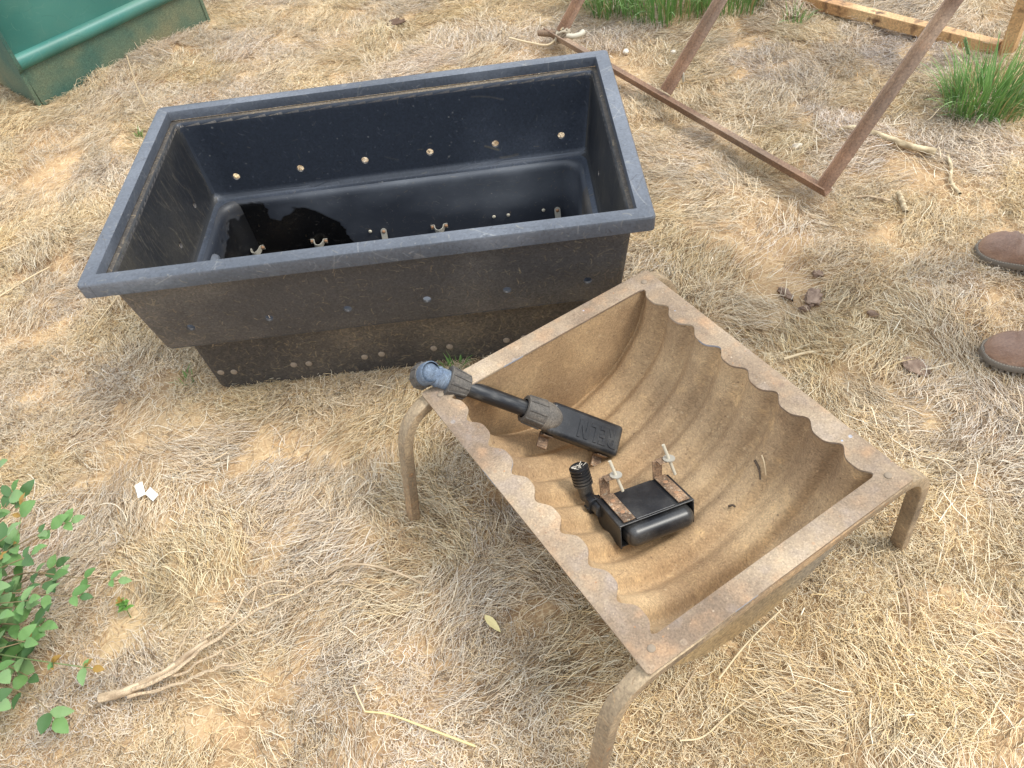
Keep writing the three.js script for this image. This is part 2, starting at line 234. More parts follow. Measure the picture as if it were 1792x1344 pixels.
// ───────────────────────── ground
const TUB = { x: -0.252, z: -1.777, yaw: -0.061 };
const tubLocal = (x, z) => { const dx = x - TUB.x, dz = z - TUB.z, c = Math.cos(TUB.yaw), s = Math.sin(TUB.yaw); return [dx * c - dz * s, dx * s + dz * c]; };
const hollows = [[-0.92, -0.88, 0.13, 0.03], [1.0, -1.56, 0.1, 0.02], [-1.15, -1.35, 0.25, 0.015], [-0.05, -0.86, 0.2, 0.012]];
function gh(x, z) {
  const [lx, lz] = tubLocal(x, z), q = Math.max(Math.abs(lx) - 0.53, Math.abs(lz) - 0.28), k = sstep(-0.05, 0.35, q) ;
  let h = 0.02 * nA(x * 1.3, z * 1.3) + 0.014 * nB(x * 3.1, z * 3.1) + 0.009 * nC(x * 8, z * 8);
  for (const [a, b, r, d] of hollows) h -= d * Math.exp(-((x - a) ** 2 + (z - b) ** 2) / (r * r));
  return (h - 0.006) * k - 0.004 * (1 - k);
}
{
  const N = 420, pos = [], uv = [], idx = [], f = (t) => 3.4 * t + 120 * Math.pow(t, 9);
  for (let j = 0; j <= N; j++) for (let i = 0; i <= N; i++) { const x = f(i / N * 2 - 1), z = -1.9 + f(j / N * 2 - 1); pos.push(x, gh(x, z), z); uv.push(x, z); }
  for (let j = 0; j < N; j++) for (let i = 0; i < N; i++) { const a = j * (N + 1) + i, b = a + 1, c = a + N + 1, d = c + 1; idx.push(a, c, b, b, c, d); }
  const g = new THREE.BufferGeometry(); g.setAttribute('position', new THREE.Float32BufferAttribute(pos, 3)); g.setAttribute('uv', new THREE.Float32BufferAttribute(uv, 2)); g.setIndex(idx); g.computeVertexNormals();
  obj('ground', g, M.soil).userData.kind = 'structure';
}
// straw and matted roots: clumps of real fibres
function fibres(n, seed, o) { // o: len, wid, curl, spread, lift, cols, dir (spread of direction)
  const r = rng(seed), pos = [], nor = [], col = [], idx = [];
  for (let i = 0; i < n; i++) {
    let x = (r() - 0.5) * 2 * o.spread, z = (r() - 0.5) * 2 * o.spread;
    let a = (r() - 0.5) * o.dir + (r() < 0.5 ? Math.PI : 0), k = (r() - 0.5) * o.curl, y = o.lift * (r() * r()) + 0.0015; const L = o.len[0] + (o.len[1] - o.len[0]) * r() * r(), seg = o.seg, w = o.wid[0] + (o.wid[1] - o.wid[0]) * r() * r(), ds = L / seg;
    let vy = (r() - 0.4) * 0.35; x -= Math.cos(a) * L / 2; z -= Math.sin(a) * L / 2;
    const c = o.cols[(r() * o.cols.length) | 0], b = 0.82 + 0.36 * r(), base = pos.length / 3;
    for (let s = 0; s <= seg; s++) {
      const t = s / seg, ww = w * (s === 0 || s === seg ? 0.5 : 1), px = -Math.sin(a), pz = Math.cos(a);
      for (let q = 0; q < 3; q++) { const an = q * 2.0944 + 0.52, cx = Math.cos(an), cy = Math.sin(an); pos.push(x + px * cx * ww, y + cy * ww * 0.7, z + pz * cx * ww); nor.push(px * cx, cy, pz * cx); col.push(c[0] * b, c[1] * b, c[2] * b); }
      a += k * ds + (r() - 0.5) * o.curl * 0.025; if (r() < 0.25) k = (r() - 0.5) * o.curl; x += Math.cos(a) * ds; z += Math.sin(a) * ds; y = Math.max(0.001, y + vy * ds); vy += (r() - 0.5) * 0.5 - (y > o.lift ? 0.25 : 0) + (y < 0.003 ? 0.1 : 0);
      if (s) for (let q = 0; q < 3; q++) { const m = base + (s - 1) * 3, q1 = (q + 1) % 3; idx.push(m + q, m + 3 + q, m + q1, m + q1, m + 3 + q, m + 3 + q1); }
    }
  }
  const g = new THREE.BufferGeometry(); g.setAttribute('position', new THREE.Float32BufferAttribute(pos, 3)); g.setAttribute('normal', new THREE.Float32BufferAttribute(nor, 3)); g.setAttribute('color', new THREE.Float32BufferAttribute(col, 3)); g.setIndex(idx); return g;
}
const PALE = [0.80, 0.66, 0.46], TAN = [0.70, 0.53, 0.33], GOLD = [0.74, 0.55, 0.31], BROWN = [0.42, 0.28, 0.16], GREY = [0.62, 0.51, 0.37], DARK = [0.2, 0.14, 0.08], RUST = [0.54, 0.33, 0.15], BONE = [0.86, 0.76, 0.58];
const inTub = (x, z) => { const [a, b] = tubLocal(x, z); return Math.abs(a) < 0.5 && Math.abs(b) < 0.245; };
const bareSpots = [[0.82, -1.75, 0.28], [1.33, -1.95, 0.2], [-0.95, -1.42, 0.22], [-0.92, -0.86, 0.1], [0.55, -2.95, 0.3], [1.5, -2.35, 0.15], [-1.6, -3.0, 0.35], [0.83, -1.55, 0.12], [-0.55, -1.3, 0.12], [-1.1, -2.1, 0.2]];
const bare = (x, z) => { let b = sstep(0.12, 0.6, nB(x * 1.1 + 7, z * 1.1) * 0.7 + nA(x * 3, z * 3) * 0.3) * 0.62; for (const [a, c, r] of bareSpots) b = Math.max(b, Math.exp(-((x - a) ** 2 + (z - c) ** 2) / (r * r))); return b * (0.75 + 0.5 * nC(x * 6, z * 6)); };
const greyPatch = (x, z) => Math.max(Math.exp(-((x - 1.35) ** 2 + (z + 2.75) ** 2) / 0.22), Math.exp(-((x - 0.7) ** 2 + (z + 3.3) ** 2) / 0.1), 0.2 * sstep(0.3, 0.9, nC(x * 0.9 + 3, z * 0.9)));
function clumps(name, label, step, pick, tint, flow, seed) { // pick(x, z, random) -> a tile geometry or nothing
  const spots = new Map(), r = rng(seed);
  for (let z = -5.2; z < 0.3; z += step) for (let x = -1.6 + 0.55 * Math.min(0, z); x < 1.7 - 0.35 * Math.min(0, z); x += step) {
    const px = x + (r() - 0.5) * step * 0.7, pz = z + (r() - 0.5) * step * 0.7, q = r(), a = r(), s = r(), e = r(), t1 = r(), t2 = r(); if (inTub(px, pz)) continue;
    const g = pick(px, pz, q, t2); if (!g) continue; if (!spots.has(g)) spots.set(g, []); spots.get(g).push([px, pz, flow(px, pz) + (a - 0.5) * 0.45, 0.9 + 0.3 * s, e, t1, t2]);
  }
  const root = new THREE.Group(); root.name = name; root.userData = { kind: 'stuff', label, category: 'straw' }; scene.add(root);
  const m4 = new THREE.Matrix4(), Q = new THREE.Quaternion(), q2 = new THREE.Quaternion(), c = new THREE.Color(), n = V();
  for (const [g, list] of spots) {
    const im = new THREE.InstancedMesh(g, M.straw, list.length); im.name = 'fibre_clump'; im.userData.kind = 'stuff'; im.castShadow = im.receiveShadow = true;
    list.forEach(([x, z, a, s, e, t1, t2], i) => {
      const d = 0.05; n.set(gh(x - d, z) - gh(x + d, z), 2 * d, gh(x, z - d) - gh(x, z + d)).normalize(); q2.setFromUnitVectors(V(0, 1, 0), n); Q.setFromAxisAngle(V(0, 1, 0), a).premultiply(q2);
      m4.compose(V(x, gh(x, z) - 0.002 + 0.005 * e, z), Q, V(s, s * (0.7 + 0.7 * t1), s)); im.setMatrixAt(i, m4); const k = tint(x, z, t1, t2); c.setRGB(k[0], k[1], k[2]); im.setColorAt(i, c);
    });
    root.add(im);
  }
  return root;
}
const flowA = (x, z) => 2.6 * nA(x * 0.9 + 20, z * 0.9) + 1.2 * nB(x * 2.3, z * 2.3);
const tintA = (x, z, t1, t2) => { const g = greyPatch(x, z), b = 0.97 + 0.1 * t1 + 0.13 * nC(x * 2.1, z * 2.1) + 0.09 * nA(x * 5, z * 5), y = 0.16 * nB(x * 1.6 + 4, z * 1.6) + 0.08 * (t2 - 0.5); const w = [b * (1 + y * 0.2), b, b * (1 - y)]; return [w[0] * (1 - 0.22 * g), w[1] * (1 - 0.21 * g), w[2] * (1 - 0.15 * g)]; };
{
  const make = (n, seed, o) => [0, 1, 2, 3, 4].map((k) => fibres(n, seed + k, o));
  const rootO = { len: [0.025, 0.09], wid: [0.0004, 0.001], curl: 100, spread: 0.062, lift: 0.013, dir: 5, seg: 8, cols: [PALE, BONE, TAN, GOLD, TAN, BROWN, GREY, PALE, GOLD, DARK, PALE] };
  const combO = { len: [0.03, 0.12], wid: [0.0004, 0.00105], curl: 22, spread: 0.065, lift: 0.012, dir: 0.7, seg: 7, cols: [PALE, BONE, TAN, PALE, GREY, GOLD, BROWN, TAN, DARK, PALE] };
  const sets = { root: [make(430, 500, rootO), make(200, 520, rootO), make(60, 540, rootO)], comb: [make(410, 600, combO), make(170, 620, combO), make(50, 640, combO)] };
  const bits = [0, 1, 2, 3].map((k) => fibres(10, 700 + k, { len: [0.015, 0.09], wid: [0.0007, 0.0018], curl: 6, spread: 0.11, lift: 0.018, dir: 6, seg: 5, cols: [BONE, PALE, TAN, TAN, RUST, GREY, DARK, PALE] }));
  const kind = (x, z) => 0.08 + 0.7 * sstep(-0.1, 0.45, nA(x * 0.8 + 50, z * 0.8));
  clumps('matted_straw', 'tangled mat of dry roots and flattened straw covering the soil', 0.1, (x, z, q, t) => { const b = clamp(bare(x, z)) + 0.25 * (t - 0.5), lv = b > 0.85 ? -1 : b > 0.6 ? 2 : b > 0.36 ? 1 : 0; if (lv < 0) return null; return sets[q < kind(x, z) ? 'root' : 'comb'][lv][(t * 4.99) | 0]; }, tintA, flowA, 41);
  const coarse = [0, 1, 2].map((k) => fibres(26, 760 + k, { len: [0.04, 0.13], wid: [0.0006, 0.0014], curl: 9, spread: 0.08, lift: 0.02, dir: 1.1, seg: 6, cols: [PALE, BONE, TAN, PALE, GOLD, GREY] }));
  clumps('coarse_straw', 'coarse pale straw strewn right of the steel trough', 0.11, (x, z, q, t) => { const k = Math.max(Math.exp(-((x - 0.78) ** 2 + (z + 0.62) ** 2) / 0.05), 0.8 * Math.exp(-((x - 0.85) ** 2 + (z + 1.0) ** 2) / 0.04), 0.6 * Math.exp(-((x - 0.95) ** 2 + (z + 2.45) ** 2) / 0.1)); return q < k * 0.9 ? coarse[(t * 2.99) | 0] : null; }, (x, z, t1) => [0.9 + 0.2 * t1, 0.9 + 0.2 * t1, 0.9 + 0.2 * t1], (x, z) => 1.3 + nA(x * 2, z * 2), 43);
  const r6 = rng(6); clumps('straw_litter', 'loose pale straw bits scattered on top of the mat', 0.17, (x, z, q, t) => (q < 0.8 ? bits[(t * 3.99) | 0] : null), (x, z, t1) => [0.85 + 0.3 * t1, 0.85 + 0.3 * t1, 0.85 + 0.3 * t1], () => r6() * 6, 42);
}

// ───────────────────────── black plastic tub
function ring(hx, hz, r, y, nS = 24, nArc = 5) { // rounded rectangle, from the back left corner along the back (+x), right, front, left
  r = Math.max(0.0005, Math.min(r, hx, hz)); const p = [];
  const side = (x0, z0, x1, z1) => { for (let i = 0; i < nS; i++) p.push([x0 + (x1 - x0) * i / nS, y, z0 + (z1 - z0) * i / nS]); };
  const arc = (cx, cz, a0) => { for (let i = 0; i < nArc; i++) { const a = a0 + i / nArc * Math.PI / 2; p.push([cx + r * Math.cos(a), y, cz + r * Math.sin(a)]); } };
  side(-hx + r, -hz, hx - r, -hz); arc(hx - r, -hz + r, -Math.PI / 2); side(hx, -hz + r, hx, hz - r); arc(hx - r, hz - r, 0);
  side(hx - r, hz, -hx + r, hz); arc(-hx + r, hz - r, Math.PI / 2); side(-hx, hz - r, -hx, -hz + r); arc(-hx + r, -hz + r, Math.PI);
  p.push([...p[0]]); return p;
}
function loft(rings, { close = false, unit = 0, crease = 0.55 } = {}) { // unit > 0: u once round, v = 1 - distance / unit
  const rs = close ? [...rings, rings[0]] : rings, n = rs[0].length, pos = [], uv = [], idx = []; let v = 0;
  rs.forEach((q, k) => {
    if (k) { const a = q[3], b = rs[k - 1][3]; v += Math.hypot(a[0] - b[0], a[1] - b[1], a[2] - b[2]); } let u = 0; const tot = q.reduce((s, c, i) => s + (i ? Math.hypot(c[0] - q[i - 1][0], c[2] - q[i - 1][2]) : 0), 0);
    q.forEach((c, i) => { if (i) u += Math.hypot(c[0] - q[i - 1][0], c[2] - q[i - 1][2]); pos.push(...c); uv.push(unit ? u / Math.max(tot, 1e-6) : u, unit ? 1 - v / unit : v); });
  });
  for (let k = 0; k < rs.length - 1; k++) for (let i = 0; i < n - 1; i++) { const a = k * n + i, b = a + 1, c = a + n, d = c + 1; idx.push(a, b, c, b, d, c); }
  const g = new THREE.BufferGeometry(); g.setAttribute('position', new THREE.Float32BufferAttribute(pos, 3)); g.setAttribute('uv', new THREE.Float32BufferAttribute(uv, 2)); g.setIndex(idx);
  const q = toCreasedNormals(g, crease); return unit ? q : boxUV(q);
}
{
  const t = thing('plastic_tub', 'long black plastic tub with wide flat rim and a row of holes', 'tub', [TUB.x, 0, TUB.z], TUB.yaw);
  const hx = 0.634, hz = 0.381, P = (inset, y, r) => ring(hx - inset, hz - inset, r, y);
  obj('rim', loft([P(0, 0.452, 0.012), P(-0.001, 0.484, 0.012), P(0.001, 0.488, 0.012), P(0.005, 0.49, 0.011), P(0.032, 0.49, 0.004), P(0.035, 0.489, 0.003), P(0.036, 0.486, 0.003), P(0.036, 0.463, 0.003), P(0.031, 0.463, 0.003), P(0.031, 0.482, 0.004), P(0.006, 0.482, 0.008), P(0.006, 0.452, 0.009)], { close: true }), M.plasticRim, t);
  // upper wall: a closed solid, holes cut right through
  const solid = loft([P(0.0315, 0.460, 0.004), P(0.0415, 0.460, 0.010), P(0.0455, 0.4585, 0.014), P(0.0485, 0.455, 0.017), P(0.0503, 0.448, 0.019), P(0.0515, 0.436, 0.02), P(0.0690, 0.240, 0.024), P(0.072, 0.229, 0.028), P(0.0795, 0.2215, 0.034), P(0.086, 0.2185, 0.04), P(0.093, 0.218, 0.04),
    P(0.093, 0.209, 0.04), P(0.071, 0.209, 0.024), P(0.0665, 0.2105, 0.022), P(0.0645, 0.216, 0.02), P(0.0405, 0.448, 0.014), P(0.0315, 0.449, 0.006)], { close: true, crease: 0.8 });
  const pos = solid.attributes.position, groups = [[], [], [], []];
  for (let i = 0; i < pos.count; i += 3) { // sort faces into outside and inside so that each carries its own dirt
    const cx = (pos.getX(i) + pos.getX(i + 1) + pos.getX(i + 2)) / 3, cz = (pos.getZ(i) + pos.getZ(i + 1) + pos.getZ(i + 2)) / 3, cy = (pos.getY(i) + pos.getY(i + 1) + pos.getY(i + 2)) / 3;
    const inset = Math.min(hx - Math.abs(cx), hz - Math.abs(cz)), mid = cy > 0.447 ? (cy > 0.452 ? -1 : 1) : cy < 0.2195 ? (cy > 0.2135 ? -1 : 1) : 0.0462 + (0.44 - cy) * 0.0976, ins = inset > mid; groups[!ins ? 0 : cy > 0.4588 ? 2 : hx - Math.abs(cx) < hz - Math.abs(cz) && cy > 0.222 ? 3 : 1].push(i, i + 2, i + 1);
  }
  const gi = solid.clone(); { const n = gi.attributes.normal; for (let i = 0; i < n.count; i++) n.setXYZ(i, -n.getX(i), -n.getY(i), -n.getZ(i)); } gi.setIndex(groups.flat()); gi.clearGroups(); { let o = 0; groups.forEach((q, k) => { gi.addGroup(o, q.length, k); o += q.length; }); }
  let a = new Brush(gi, [M.plasticOut, M.plasticIn, M.plasticLow, M.plasticEnd]); a.updateMatrixWorld();
  const ev = new Evaluator(); ev.attributes = ['position', 'normal', 'uv']; ev.useGroups = true;
  const cut = (x, y, z, r, axis) => { const g = cyl(r, r, 0.09, 18); g.clearGroups(); if (axis === 'z') g.rotateX(Math.PI / 2); else g.rotateZ(Math.PI / 2); const b = new Brush(g, M.plasticOut); b.position.set(x, y, z); b.updateMatrixWorld(); a = ev.evaluate(a, b, SUBTRACTION); };
  for (let i = 0; i < 6; i++) for (const s of [-1, 1]) cut(-hx + 0.16 + 0.1925 * i, 0.281, s * (hz - 0.063), 0.0105, 'z');
  for (const [s, z] of [[-1, -0.185], [-1, -0.004], [1, -0.1]]) cut(s * (hx - 0.064), 0.288, z, 0.009, 'x');
  obj('upper_wall', a.geometry, a.material, t);
  // lower basin: inside skin, outside skin
  obj('lower_basin', loft([P(0.0931, 0.218, 0.04), P(0.0985, 0.2165, 0.042), P(0.1035, 0.212, 0.044), P(0.1065, 0.205, 0.045), P(0.108, 0.196, 0.045), P(0.1175, 0.03, 0.045), P(0.12, 0.02, 0.046), P(0.127, 0.013, 0.05), P(0.14, 0.011, 0.055), P(0.3, 0.0105, 0.01), P(0.379, 0.01, 0.001)], { unit: 0.5, crease: 0.7 }), M.basin, t);
  obj('lower_wall', loft([P(0.0931, 0.209, 0.04), P(0.096, 0.2088, 0.04), P(0.0985, 0.204, 0.038), P(0.1095, 0.008, 0.034), P(0.112, 0.002, 0.034), P(0.118, -0.001, 0.034), P(0.379, -0.001, 0.001)], { crease: 0.7 }), M.plasticLow, t);
  // rounded outlet boss moulded into the left end of the basin
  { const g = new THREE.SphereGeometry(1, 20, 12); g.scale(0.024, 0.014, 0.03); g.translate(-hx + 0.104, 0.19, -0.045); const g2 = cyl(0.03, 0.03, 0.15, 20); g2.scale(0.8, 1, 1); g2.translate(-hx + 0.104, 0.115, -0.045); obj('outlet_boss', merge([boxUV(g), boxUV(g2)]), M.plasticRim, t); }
  // saddle clips along the back of the basin and the bolts that hold them
  const zb = -hz + 0.1165, clip = (wide) => { // strip that bulges out from the wall between two ears
    const c = []; const r = 0.014; c.push([-0.026, 0.003]); c.push([-r - 0.002, 0.003]); for (let i = 0; i <= 10; i++) { const an = Math.PI - i / 10 * Math.PI; c.push([r * Math.cos(an), 0.006 + 0.026 * Math.sin(an)]); } c.push([r + 0.002, 0.003]); c.push([0.026, 0.003]);
    const th = 0.0013, sh = new THREE.Shape(); c.forEach(([x, z], i) => { const p = c[Math.max(0, i - 1)], q = c[Math.min(c.length - 1, i + 1)], l = Math.hypot(q[0] - p[0], q[1] - p[1]), nx = -(q[1] - p[1]) / l * th, nz = (q[0] - p[0]) / l * th; c[i] = [x, z, nx, nz]; i ? sh.lineTo(x + nx, z + nz) : sh.moveTo(x + nx, z + nz); }); for (let i = c.length - 1; i >= 0; i--) sh.lineTo(c[i][0] - c[i][2], c[i][1] - c[i][3]);
    const g = new THREE.ExtrudeGeometry(sh, { depth: wide, bevelEnabled: false }); g.rotateX(Math.PI / 2); g.translate(0, wide / 2, 0); return boxUV(g); };
  const U = clip(0.016), head = () => { const g = lathe([[0, 0.004], [0.003, 0.0038], [0.005, 0.0025], [0.0056, 0]], 12); g.rotateX(Math.PI / 2); return g; };
  const strap = () => { const s = new THREE.Shape(); s.absarc(0, 0, 0.009, 0, Math.PI); s.lineTo(-0.009, -0.05); s.lineTo(0.009, -0.05); const g = new THREE.ExtrudeGeometry(s, { depth: 0.0025, bevelEnabled: false }); g.rotateX(-0.35); return boxUV(g); };
  const clips = [[-0.483, 'u', 0.25], [-0.285, 'u', -0.2], [-0.08, 's'], [0.092, 'u', 0], [0.285, 'b'], [0.458, 's']];
  for (const [x, kind, tilt] of clips) {
    const y = 0.056;
    if (kind === 'u') { const o = obj('saddle_clip', U, M.galv, t); o.position.set(x, y, zb + 0.001); o.rotation.z = tilt * 0.5; for (const s of [-1, 1]) { const h = obj('bolt_head', head(), M.rustyBolt, o); h.position.set(s * 0.021, 0, 0.004); } }
    else if (kind === 's') { const o = obj('strap', strap(), M.galv, t); o.position.set(x, y + 0.008, zb + 0.004); const h = obj('bolt_head', head(), M.rustyBolt, o); h.position.set(0, 0, 0.003); const b = obj('bolt_head', head(), M.white, t); b.position.set(x - 0.042, y + 0.01, zb); }
    else for (const s of [-1, 1]) { const b = obj('bolt_head', head(), M.white, t); b.position.set(x + s * 0.022, y + 0.008, zb); }
  }
  for (const [x, w] of [[-0.473, 0.017], [-0.274, 0.02], [-0.081, 0.023], [0.102, 0.021], [0.296, 0.023], [0.475, 0.022]]) for (const s of [-1, 1]) { const b = obj('bolt_head', lathe([[0, 0.003], [0.006, 0.0028], [0.0085, 0.0015], [0.009, 0]], 14), M.boltTan, t); b.rotation.x = Math.PI / 2; b.position.set(x + s * w, 0.066 + 0.004 * nA(x * 9, s), hz - 0.1055); }
}

// ───────────────────────── corrugated steel trough on bent legs
const TR = { x: 0.235, y: 0.35, z: -0.903, yaw: 0.4636, R: 0.247, A: 0.0096, half: 0.313 };
const wave = (s) => TR.R + 0.0012 * nB(s * 9, 3) + TR.A * (1 + 0.12 * nA(s * 6, 9)) * (2 * Math.pow(0.5 + 0.5 * Math.cos(2 * Math.PI * (s + TR.half + 0.002 * nC(s * 7, 1)) / (2 * TR.half / 8)), 1.9) - 1);
function sweep(path, prof, side = V(0, 0, 1)) { // profile swept along a path that lies in the plane across `side`
  const n = prof.length, pos = [], uv = [], idx = []; let L = 0;
  path.forEach((p, i) => {
    const a = path[Math.max(0, i - 1)], b = path[Math.min(path.length - 1, i + 1)], t = b.clone().sub(a).normalize(), q = V().crossVectors(side, t).normalize(); if (i) L += p.distanceTo(path[i - 1]); let per = 0;
    for (let k = 0; k <= n; k++) { const [u, v] = prof[k % n]; if (k) per += Math.hypot(u - prof[k - 1][0], v - prof[k - 1][1]); pos.push(p.x + side.x * u + q.x * v, p.y + side.y * u + q.y * v, p.z + side.z * u + q.z * v); uv.push(L, per); }
  });
  for (let i = 0; i < path.length - 1; i++) for (let k = 0; k < n; k++) { const a = i * (n + 1) + k, b = a + 1, c = a + n + 1, d = c + 1; idx.push(a, b, c, b, d, c); }
  for (const i of [0, path.length - 1]) for (let k = 1; k < n - 1; k++) { const m = i * (n + 1); idx.push(m, m + k, m + k + 1); }
  const g = new THREE.BufferGeometry(); g.setAttribute('position', new THREE.Float32BufferAttribute(pos, 3)); g.setAttribute('uv', new THREE.Float32BufferAttribute(uv, 2)); g.setIndex(idx); return toCreasedNormals(g, 0.6);
}
const roundRect = (w, h, r) => { const p = []; for (const [cx, cy, a0] of [[w / 2 - r, h / 2 - r, 0], [-w / 2 + r, h / 2 - r, 1], [-w / 2 + r, -h / 2 + r, 2], [w / 2 - r, -h / 2 + r, 3]]) for (let i = 0; i <= 3; i++) { const a = (a0 + i / 3) * Math.PI / 2; p.push([cx + r * Math.cos(a), cy + r * Math.sin(a)]); } return p; };
{
  const t = thing('steel_trough', 'rusty half-round corrugated steel trough standing on bent legs', 'trough', [TR.x, TR.y, TR.z], TR.yaw);
  const skin = (off, y0 = -0.0055) => { const nu = 200, nv = 44, pos = [], uv = [], idx = [], a0 = Math.asin(-y0 / TR.R);
    for (let i = 0; i <= nu; i++) { const s = -TR.half + 2 * TR.half * i / nu, r = wave(s) + off; for (let j = 0; j <= nv; j++) { const a = Math.PI + a0 + (Math.PI - 2 * a0) * j / nv; const dn = off ? 0 : 0.0012 * nA(s * 14, a * 3) + 0.0025 * nB(s * 4, a * 1.4); pos.push((r + dn) * Math.cos(a), (r + dn) * Math.sin(a), s); uv.push(a * TR.R, s); } }
    for (let i = 0; i < nu; i++) for (let j = 0; j < nv; j++) { const a = i * (nv + 1) + j, b = a + 1, c = a + nv + 1, d = c + 1; idx.push(a, c, b, b, c, d); }
    const g = new THREE.BufferGeometry(); g.setAttribute('position', new THREE.Float32BufferAttribute(pos, 3)); g.setAttribute('uv', new THREE.Float32BufferAttribute(uv, 2)); g.setIndex(idx); g.computeVertexNormals(); return g; };
  obj('corrugated_sheet', skin(0), M.troughIn, t);
  obj('outer_skin', skin(0.004), M.troughOut, t);
  for (const s of [-1, 1]) { // half-round end plates
    const sh = new THREE.Shape(), r = TR.R + TR.A + 0.004; sh.moveTo(-r, -0.0055); sh.absarc(0, -0.0055, r, Math.PI, 2 * Math.PI); sh.lineTo(-r, -0.0055);
    const g = new THREE.ExtrudeGeometry(sh, { depth: 0.004, bevelEnabled: false, curveSegments: 60 }); g.translate(0, 0, s > 0 ? TR.half : -TR.half - 0.004); boxUV(g);
    const inner = []; const p = g.attributes.position, nn = g.attributes.normal; g.clearGroups(); const fi = [[], []];
    for (let i = 0; i < p.count; i += 3) fi[nn.getZ(i) * s < -0.5 ? 0 : 1].push(i, i + 1, i + 2); g.setIndex([...fi[0], ...fi[1]]); g.addGroup(0, fi[0].length, 0); g.addGroup(fi[0].length, fi[1].length, 1);
    obj('end_plate', g, [M.troughIn, M.troughOut], t);
  }
  { // flat flange: straight outside, inside edge following the corrugations
    const sh = new THREE.Shape(), w = 0.291, l = 0.355, c = 0.004; sh.moveTo(-w + c, -l); sh.lineTo(w - c, -l); sh.lineTo(w, -l + c); sh.lineTo(w, l - c); sh.lineTo(w - c, l); sh.lineTo(-w + c, l); sh.lineTo(-w, l - c); sh.lineTo(-w, -l + c); sh.closePath();
    const h = new THREE.Path(), n = 160, e = 0.016, q = []; const shrink = (s) => { const d = TR.half - Math.abs(s); return d < e ? e - Math.sqrt(e * e - (e - d) ** 2) : 0; };
    for (let i = 0; i <= n; i++) { const s = (-TR.half + 2 * TR.half * i / n) * 0.9999; q.push([wave(s) - 0.002 - shrink(s), s]); } for (let i = n; i >= 0; i--) { const s = (-TR.half + 2 * TR.half * i / n) * 0.9999; q.push([-wave(s) + 0.002 + shrink(s), s]); }
    q.forEach(([x, y], i) => (i ? h.lineTo(x, y) : h.moveTo(x, y))); h.closePath(); sh.holes.push(h);
    const g = new THREE.ExtrudeGeometry(sh, { depth: 0.003, bevelEnabled: true, bevelThickness: 0.0012, bevelSize: 0.0012, bevelSegments: 2 }); g.rotateX(Math.PI / 2); g.translate(0, -0.0012, 0); g.deleteAttribute('uv'); g.deleteAttribute('normal'); g.clearGroups();
    const p = g.attributes.position; for (let i = 0; i < p.count; i++) p.setY(i, p.getY(i) + 0.0016 * nA(p.getX(i) * 7, p.getZ(i) * 7));
    obj('flange', boxUV(toCreasedNormals(g, 0.5)), M.flange, t);
  }
  for (const s of [-1, 1]) { // one bent bar at each end makes two legs
    const pts = [], bez = (a, b, c) => { for (let i = 0; i <= 12; i++) { const k = i / 12; pts.push(V((1 - k) ** 2 * a[0] + 2 * k * (1 - k) * b[0] + k * k * c[0], (1 - k) ** 2 * a[1] + 2 * k * (1 - k) * b[1] + k * k * c[1], 0)); } };
    pts.push(V(-0.398, -0.362, 0), V(-0.385, -0.28, 0)); bez([-0.362, -0.12], [-0.345, -0.018], [-0.262, -0.018]); pts.push(V(0, -0.018, 0)); bez([0.262, -0.018], [0.345, -0.018], [0.362, -0.12]); pts.push(V(0.385, -0.28, 0), V(0.398, -0.362, 0));
    const g = sweep(pts, roundRect(0.029, 0.022, 0.002)); g.translate(0, 0, s * (0.355 - 0.012)); obj('leg_frame', g, M.leg, t);
  }
  for (const [x, z] of [[-1, -1], [-1, 1], [1, -1], [1, 1]]) { const o = obj('rivet', lathe([[0, 0.003], [0.004, 0.0026], [0.0065, 0.001], [0.0068, 0]], 14), M.boltTan, t); o.position.set(x * 0.262, 0.001, z * 0.326); }
}

